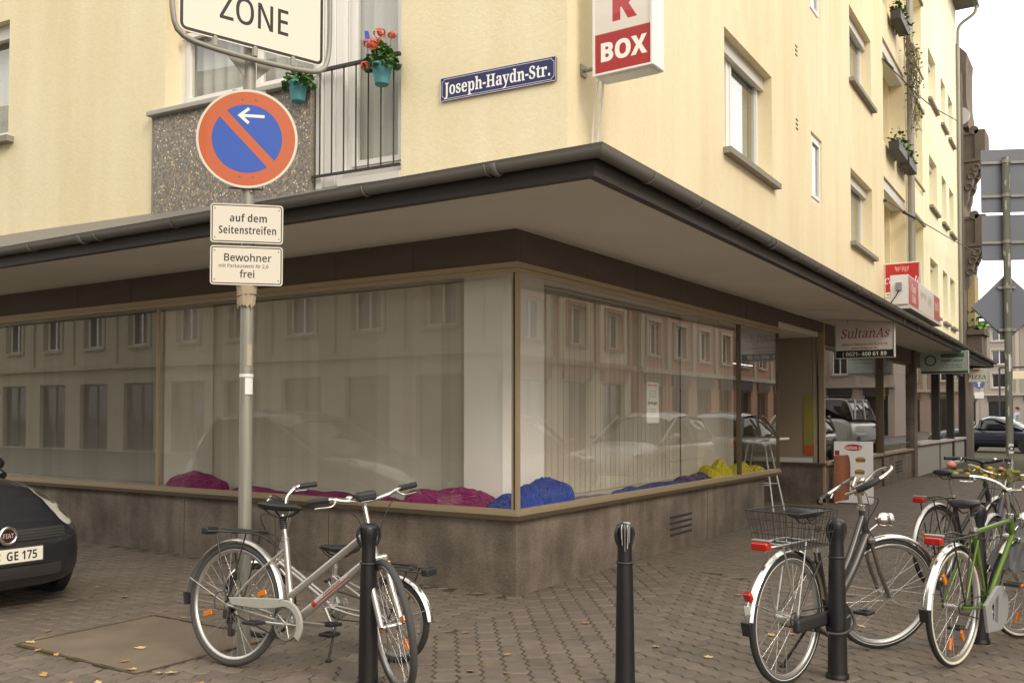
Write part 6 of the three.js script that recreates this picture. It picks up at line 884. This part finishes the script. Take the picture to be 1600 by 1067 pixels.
// ---------- fallen leaves ----------
{
  const cols = [[0.5, 0.3, 0.1], [0.45, 0.25, 0.08], [0.6, 0.44, 0.18], [0.3, 0.16, 0.06]].map(c => mat(c, 0.8, { side: DS }));
  const geos = [0, 1, 2, 3].map(() => { const s = new THREE.Shape(); const n = 10; for (let i = 0; i <= n; i++) { const a = i / n * Math.PI * 2, r = 0.5 * (0.65 + 0.35 * Math.abs(Math.sin(a * 2.5)) + rr(-0.1, 0.1)); i ? s.lineTo(r * Math.cos(a), r * 0.65 * Math.sin(a)) : s.moveTo(r, 0); } const g = new THREE.ShapeGeometry(s); const p = g.attributes.position; for (let i = 0; i < p.count; i++) p.setZ(i, 0.35 * p.getX(i) ** 2 + 0.3 * Math.abs(p.getY(i)) + rr(0, 0.07)); g.rotateX(-Math.PI / 2); g.computeVertexNormals(); return g; });
  const spots = [[-1.72, 2.98], [-1.5, 3.03], [-1.33, 3.02], [-1.1, 2.66], [-0.85, 2.84], [-0.68, 2.98], [-0.62, 2.93], [-0.52, 2.9], [-0.44, 2.86], [-0.1, 2.93], [-0.3, 3.15], [-0.55, 3.25], [-0.75, 3.3], [-0.42, 3.33], [0.05, 3.05], [0.3, 2.98], [-2.9, 2.35], [-2.3, 2.1], [-1.9, 1.85], [-1.55, 1.4], [-1.1, 1.15], [-1.3, 1.2], [-2.1, 1.25], [-2.5, 0.95], [-2.45, 0.9], [-1.75, 0.8], [-1.0, 0.95], [-0.9, 1.0], [-1.85, 1.98], [-1.6, 1.97], [-3.2, 1.6], [-2.6, 1.7], [-2.2, 0.7], [-1.4, 0.6], [0.95, 1.95], [1.1, 1.85], [0.9, 1.55], [2.1, 0.2], [2.25, 0.05], [1.5, -1.0], [1.2, -3.2], [2.0, 0.9], [2.6, 1.9], [2.3, 1.45], [1.3, -6.1], [0.9, 0.55], [0.4, 1.2], [2.5, -0.4], [1.4, 2.2], [1.65, 0.9], [-0.2, 3.4], [0.2, 3.35], [-1.0, 3.3], [-2.0, 2.7], [-2.4, 2.9]];
  for (const [x, z] of spots) { const m = part('fallen_leaf', geos[rnd() * 4 | 0], cols[rnd() * 4 | 0]); const s = rr(0.04, 0.09); m.scale.set(s, s * 0.7, s); m.rotation.set(rr(-0.15, 0.15), rr(0, 6.3), rr(-0.15, 0.15)); m.position.set(x + rr(-0.05, 0.05), 0.004, z + rr(-0.05, 0.05)); info(m, 'small dry yellow-brown leaf lying on the pavement', 'leaf', 'dry leaves fallen on the pavement'); }
}
// ---------- far street: people, traffic signs ----------
function person(label, x, z, turn, shirt, pants, hair, pose) {
  const T = thing('person', label, 'person', [x, 0, z], turn);
  const N = 56, mc = new MarchingCubes(N, new THREE.MeshBasicMaterial(), false, false, 60000); mc.isolation = 0;
  const J = [[[0, 0.95, 0.1], [0.02, 0.5, 0.11], 0.085, 0.06], [[0.02, 0.5, 0.11], [-0.02, 0.08, 0.12], 0.06, 0.042], [[-0.02, 0.05, 0.12], [0.16, 0.04, 0.13], 0.045, 0.035], [[0, 0.95, -0.1], [0.06, 0.5, -0.11], 0.085, 0.06], [[0.06, 0.5, -0.11], [0.0, 0.08, -0.12], 0.06, 0.042], [[0, 0.05, -0.12], [0.17, 0.04, -0.13], 0.045, 0.035], [[0, 0.95, 0], [0, 1.2, 0], 0.14, 0.13], [[0, 1.2, 0], [0, 1.4, 0], 0.14, 0.13], [[0, 1.42, 0.12], [0, 1.42, -0.12], 0.07, 0.07], [[0, 1.42, 0], [0.01, 1.56, 0], 0.06, 0.055], [[0.02, 1.63, 0], [0.02, 1.7, 0], 0.085, 0.09], ...pose];
  const S = 2.0, c0 = [0, 0.9, 0]; const f = mc.field;
  for (let k = 0; k < N; k++) for (let j = 0; j < N; j++) for (let i = 0; i < N; i++) { const p = [c0[0] + ((i - N / 2) / (N / 2)) * S / 2, c0[1] + ((j - N / 2) / (N / 2)) * S / 2, c0[2] + ((k - N / 2) / (N / 2)) * S / 2]; let s = 0; for (const [a, b, r1, r2] of J) { const d = [b[0] - a[0], b[1] - a[1], b[2] - a[2]], q = [p[0] - a[0], p[1] - a[1], p[2] - a[2]]; let t = (q[0] * d[0] + q[1] * d[1] + q[2] * d[2]) / (d[0] ** 2 + d[1] ** 2 + d[2] ** 2); t = Math.min(1, Math.max(0, t)); const e = Math.hypot(q[0] - t * d[0], q[1] - t * d[1], q[2] - t * d[2]) - (r1 + (r2 - r1) * t); s += Math.exp(-e * 38); } f[i + j * N + k * N * N] = Math.log(s + 1e-30) / 38; }
  mc.update(); const cnt = mc.count, P = mc.positionArray.slice(0, cnt * 3), Nn = mc.normalArray.slice(0, cnt * 3), C = new Float32Array(cnt * 3);
  for (let i = 0; i < cnt; i++) { const x = P[3 * i] * S / 2 + c0[0], y = P[3 * i + 1] * S / 2 + c0[1], z = P[3 * i + 2] * S / 2 + c0[2]; P[3 * i] = x; P[3 * i + 1] = y; P[3 * i + 2] = z; const arm = Math.hypot(x, z) > 0.3; const c = y > 1.52 ? [0.5, 0.32, 0.22] : arm && (Math.hypot(x, z) > 0.42) ? [0.5, 0.32, 0.22] : y > 0.95 ? shirt : y > 0.09 ? pants : [0.03, 0.03, 0.03]; C.set(c, 3 * i); }
  const g = new THREE.BufferGeometry(); g.setAttribute('position', new THREE.BufferAttribute(P, 3)); g.setAttribute('normal', new THREE.BufferAttribute(Nn, 3)); g.setAttribute('color', new THREE.BufferAttribute(C, 3));
  const m = new THREE.Mesh(g, new THREE.MeshStandardMaterial({ vertexColors: true, roughness: 0.85 })); m.name = 'body'; m.castShadow = m.receiveShadow = true; T.add(m);
  part('hair', [new THREE.SphereGeometry(0.103, 16, 10, 0, Math.PI * 2, 0, 1.7).rotateZ(0.5).translate(0.012, 1.7, 0)], mat(hair, 0.9), T);
  part('eyes', [-1, 1].map(s => ball(0.012, 0.1, 1.67, s * 0.033)), M.black, T); part('nose', ball(0.016, 0.115, 1.64, 0, 1, 1.3, 0.8), mat([0.5, 0.32, 0.22], 0.8), T);
}
const hang = s => [[[0, 1.42, s * 0.19], [0, 1.13, s * 0.24], 0.055, 0.045], [[0, 1.13, s * 0.24], [0.1, 0.88, s * 0.23], 0.045, 0.035]];
const hold = s => [[[0, 1.42, s * 0.19], [0.06, 1.14, s * 0.25], 0.055, 0.045], [[0.06, 1.14, s * 0.25], [0.34, 1.2, s * 0.14], 0.042, 0.035], [[0.34, 1.2, s * 0.14], [0.42, 1.22, s * 0.12], 0.034, 0.025]];
person('person in a pale blue shirt holding something, standing beyond the dark blue car', 0.05, -42.2, Math.PI * 0.95, [0.38, 0.44, 0.5], [0.06, 0.06, 0.08], [0.06, 0.035, 0.02], [...hold(1), ...hold(-1)]);
person('person in a white top walking at the end of the shop fronts', -0.75, -31.5, -Math.PI / 2, [0.62, 0.6, 0.6], [0.1, 0.12, 0.2], [0.05, 0.03, 0.02], [...hang(1), ...hang(-1)]);
{
  const T = thing('traffic_light', 'dark traffic light on a grey pole at the junction', 'traffic light', [1.15, 0, -45]); part('pole', bar(V(0, 0, 0), V(0, 3.2, 0), 0.06), M.galv, T); part('housing', rb(0.42, 1.0, 0.3, 0.05, -0.3, 2.6, 0.1), mat([0.08, 0.09, 0.08], 0.6), T); part('lens', [0.3, 0, -0.3].map(k => disc(0.1, 0.03, -0.3, 2.6 + k, 0.26)), M.black, T); part('hood', [0.3, 0, -0.3].map(k => new THREE.CylinderGeometry(0.12, 0.12, 0.16, 16, 1, true, 0, Math.PI).rotateX(Math.PI / 2).rotateZ(Math.PI / 2).translate(-0.3, 2.6 + k, 0.33)), M.black, T);
  const S = thing('round_traffic_sign', 'round blue traffic sign with stickers on a thin pole at the junction', 'traffic sign', [-1.6, 0, -43]); part('pole', bar(V(0, 0, 0), V(0, 3.2, 0), 0.035), M.galv, S); part('disc', disc(0.24, 0.01, 0, 2.9, 0.05, 'z', 32), mat([0.08, 0.13, 0.3], 0.5), S); part('arrow', [ext([[-0.03, -0.15], [0.03, -0.15], [0.03, 0.03], [0.1, 0.03], [0, 0.15], [-0.1, 0.03], [-0.03, 0.03]], 0.003).translate(0, 2.9, 0.056)], M.white, S); part('plate', rb(0.4, 0.3, 0.01, 0.004, 0, 2.35, 0.05), M.white, S);
  const A = thing('shop_awning', 'red and cream shop canopy and lit menu board beyond the junction', 'awning', [0.2, 0, -60]); part('board', [rb(1.3, 0.5, 0.1, 0.02, -1.6, 3.9, 0)], mat([0.7, 0.62, 0.4], 0.6), A); part('panel', rb(1.2, 0.8, 0.1, 0.02, 1.2, 2.6, 0), mat([0.5, 0.07, 0.05], 0.6), A); part('frame', [bar(V(-2.6, 0, -0.1), V(-2.6, 4.4, -0.1), 0.06), bar(V(2, 0, -0.1), V(2, 4.4, -0.1), 0.06), bar(V(-2.6, 4.4, -0.1), V(2, 4.4, -0.1), 0.06)], M.darkMetal, A);
}
renderer.render(scene, camera);
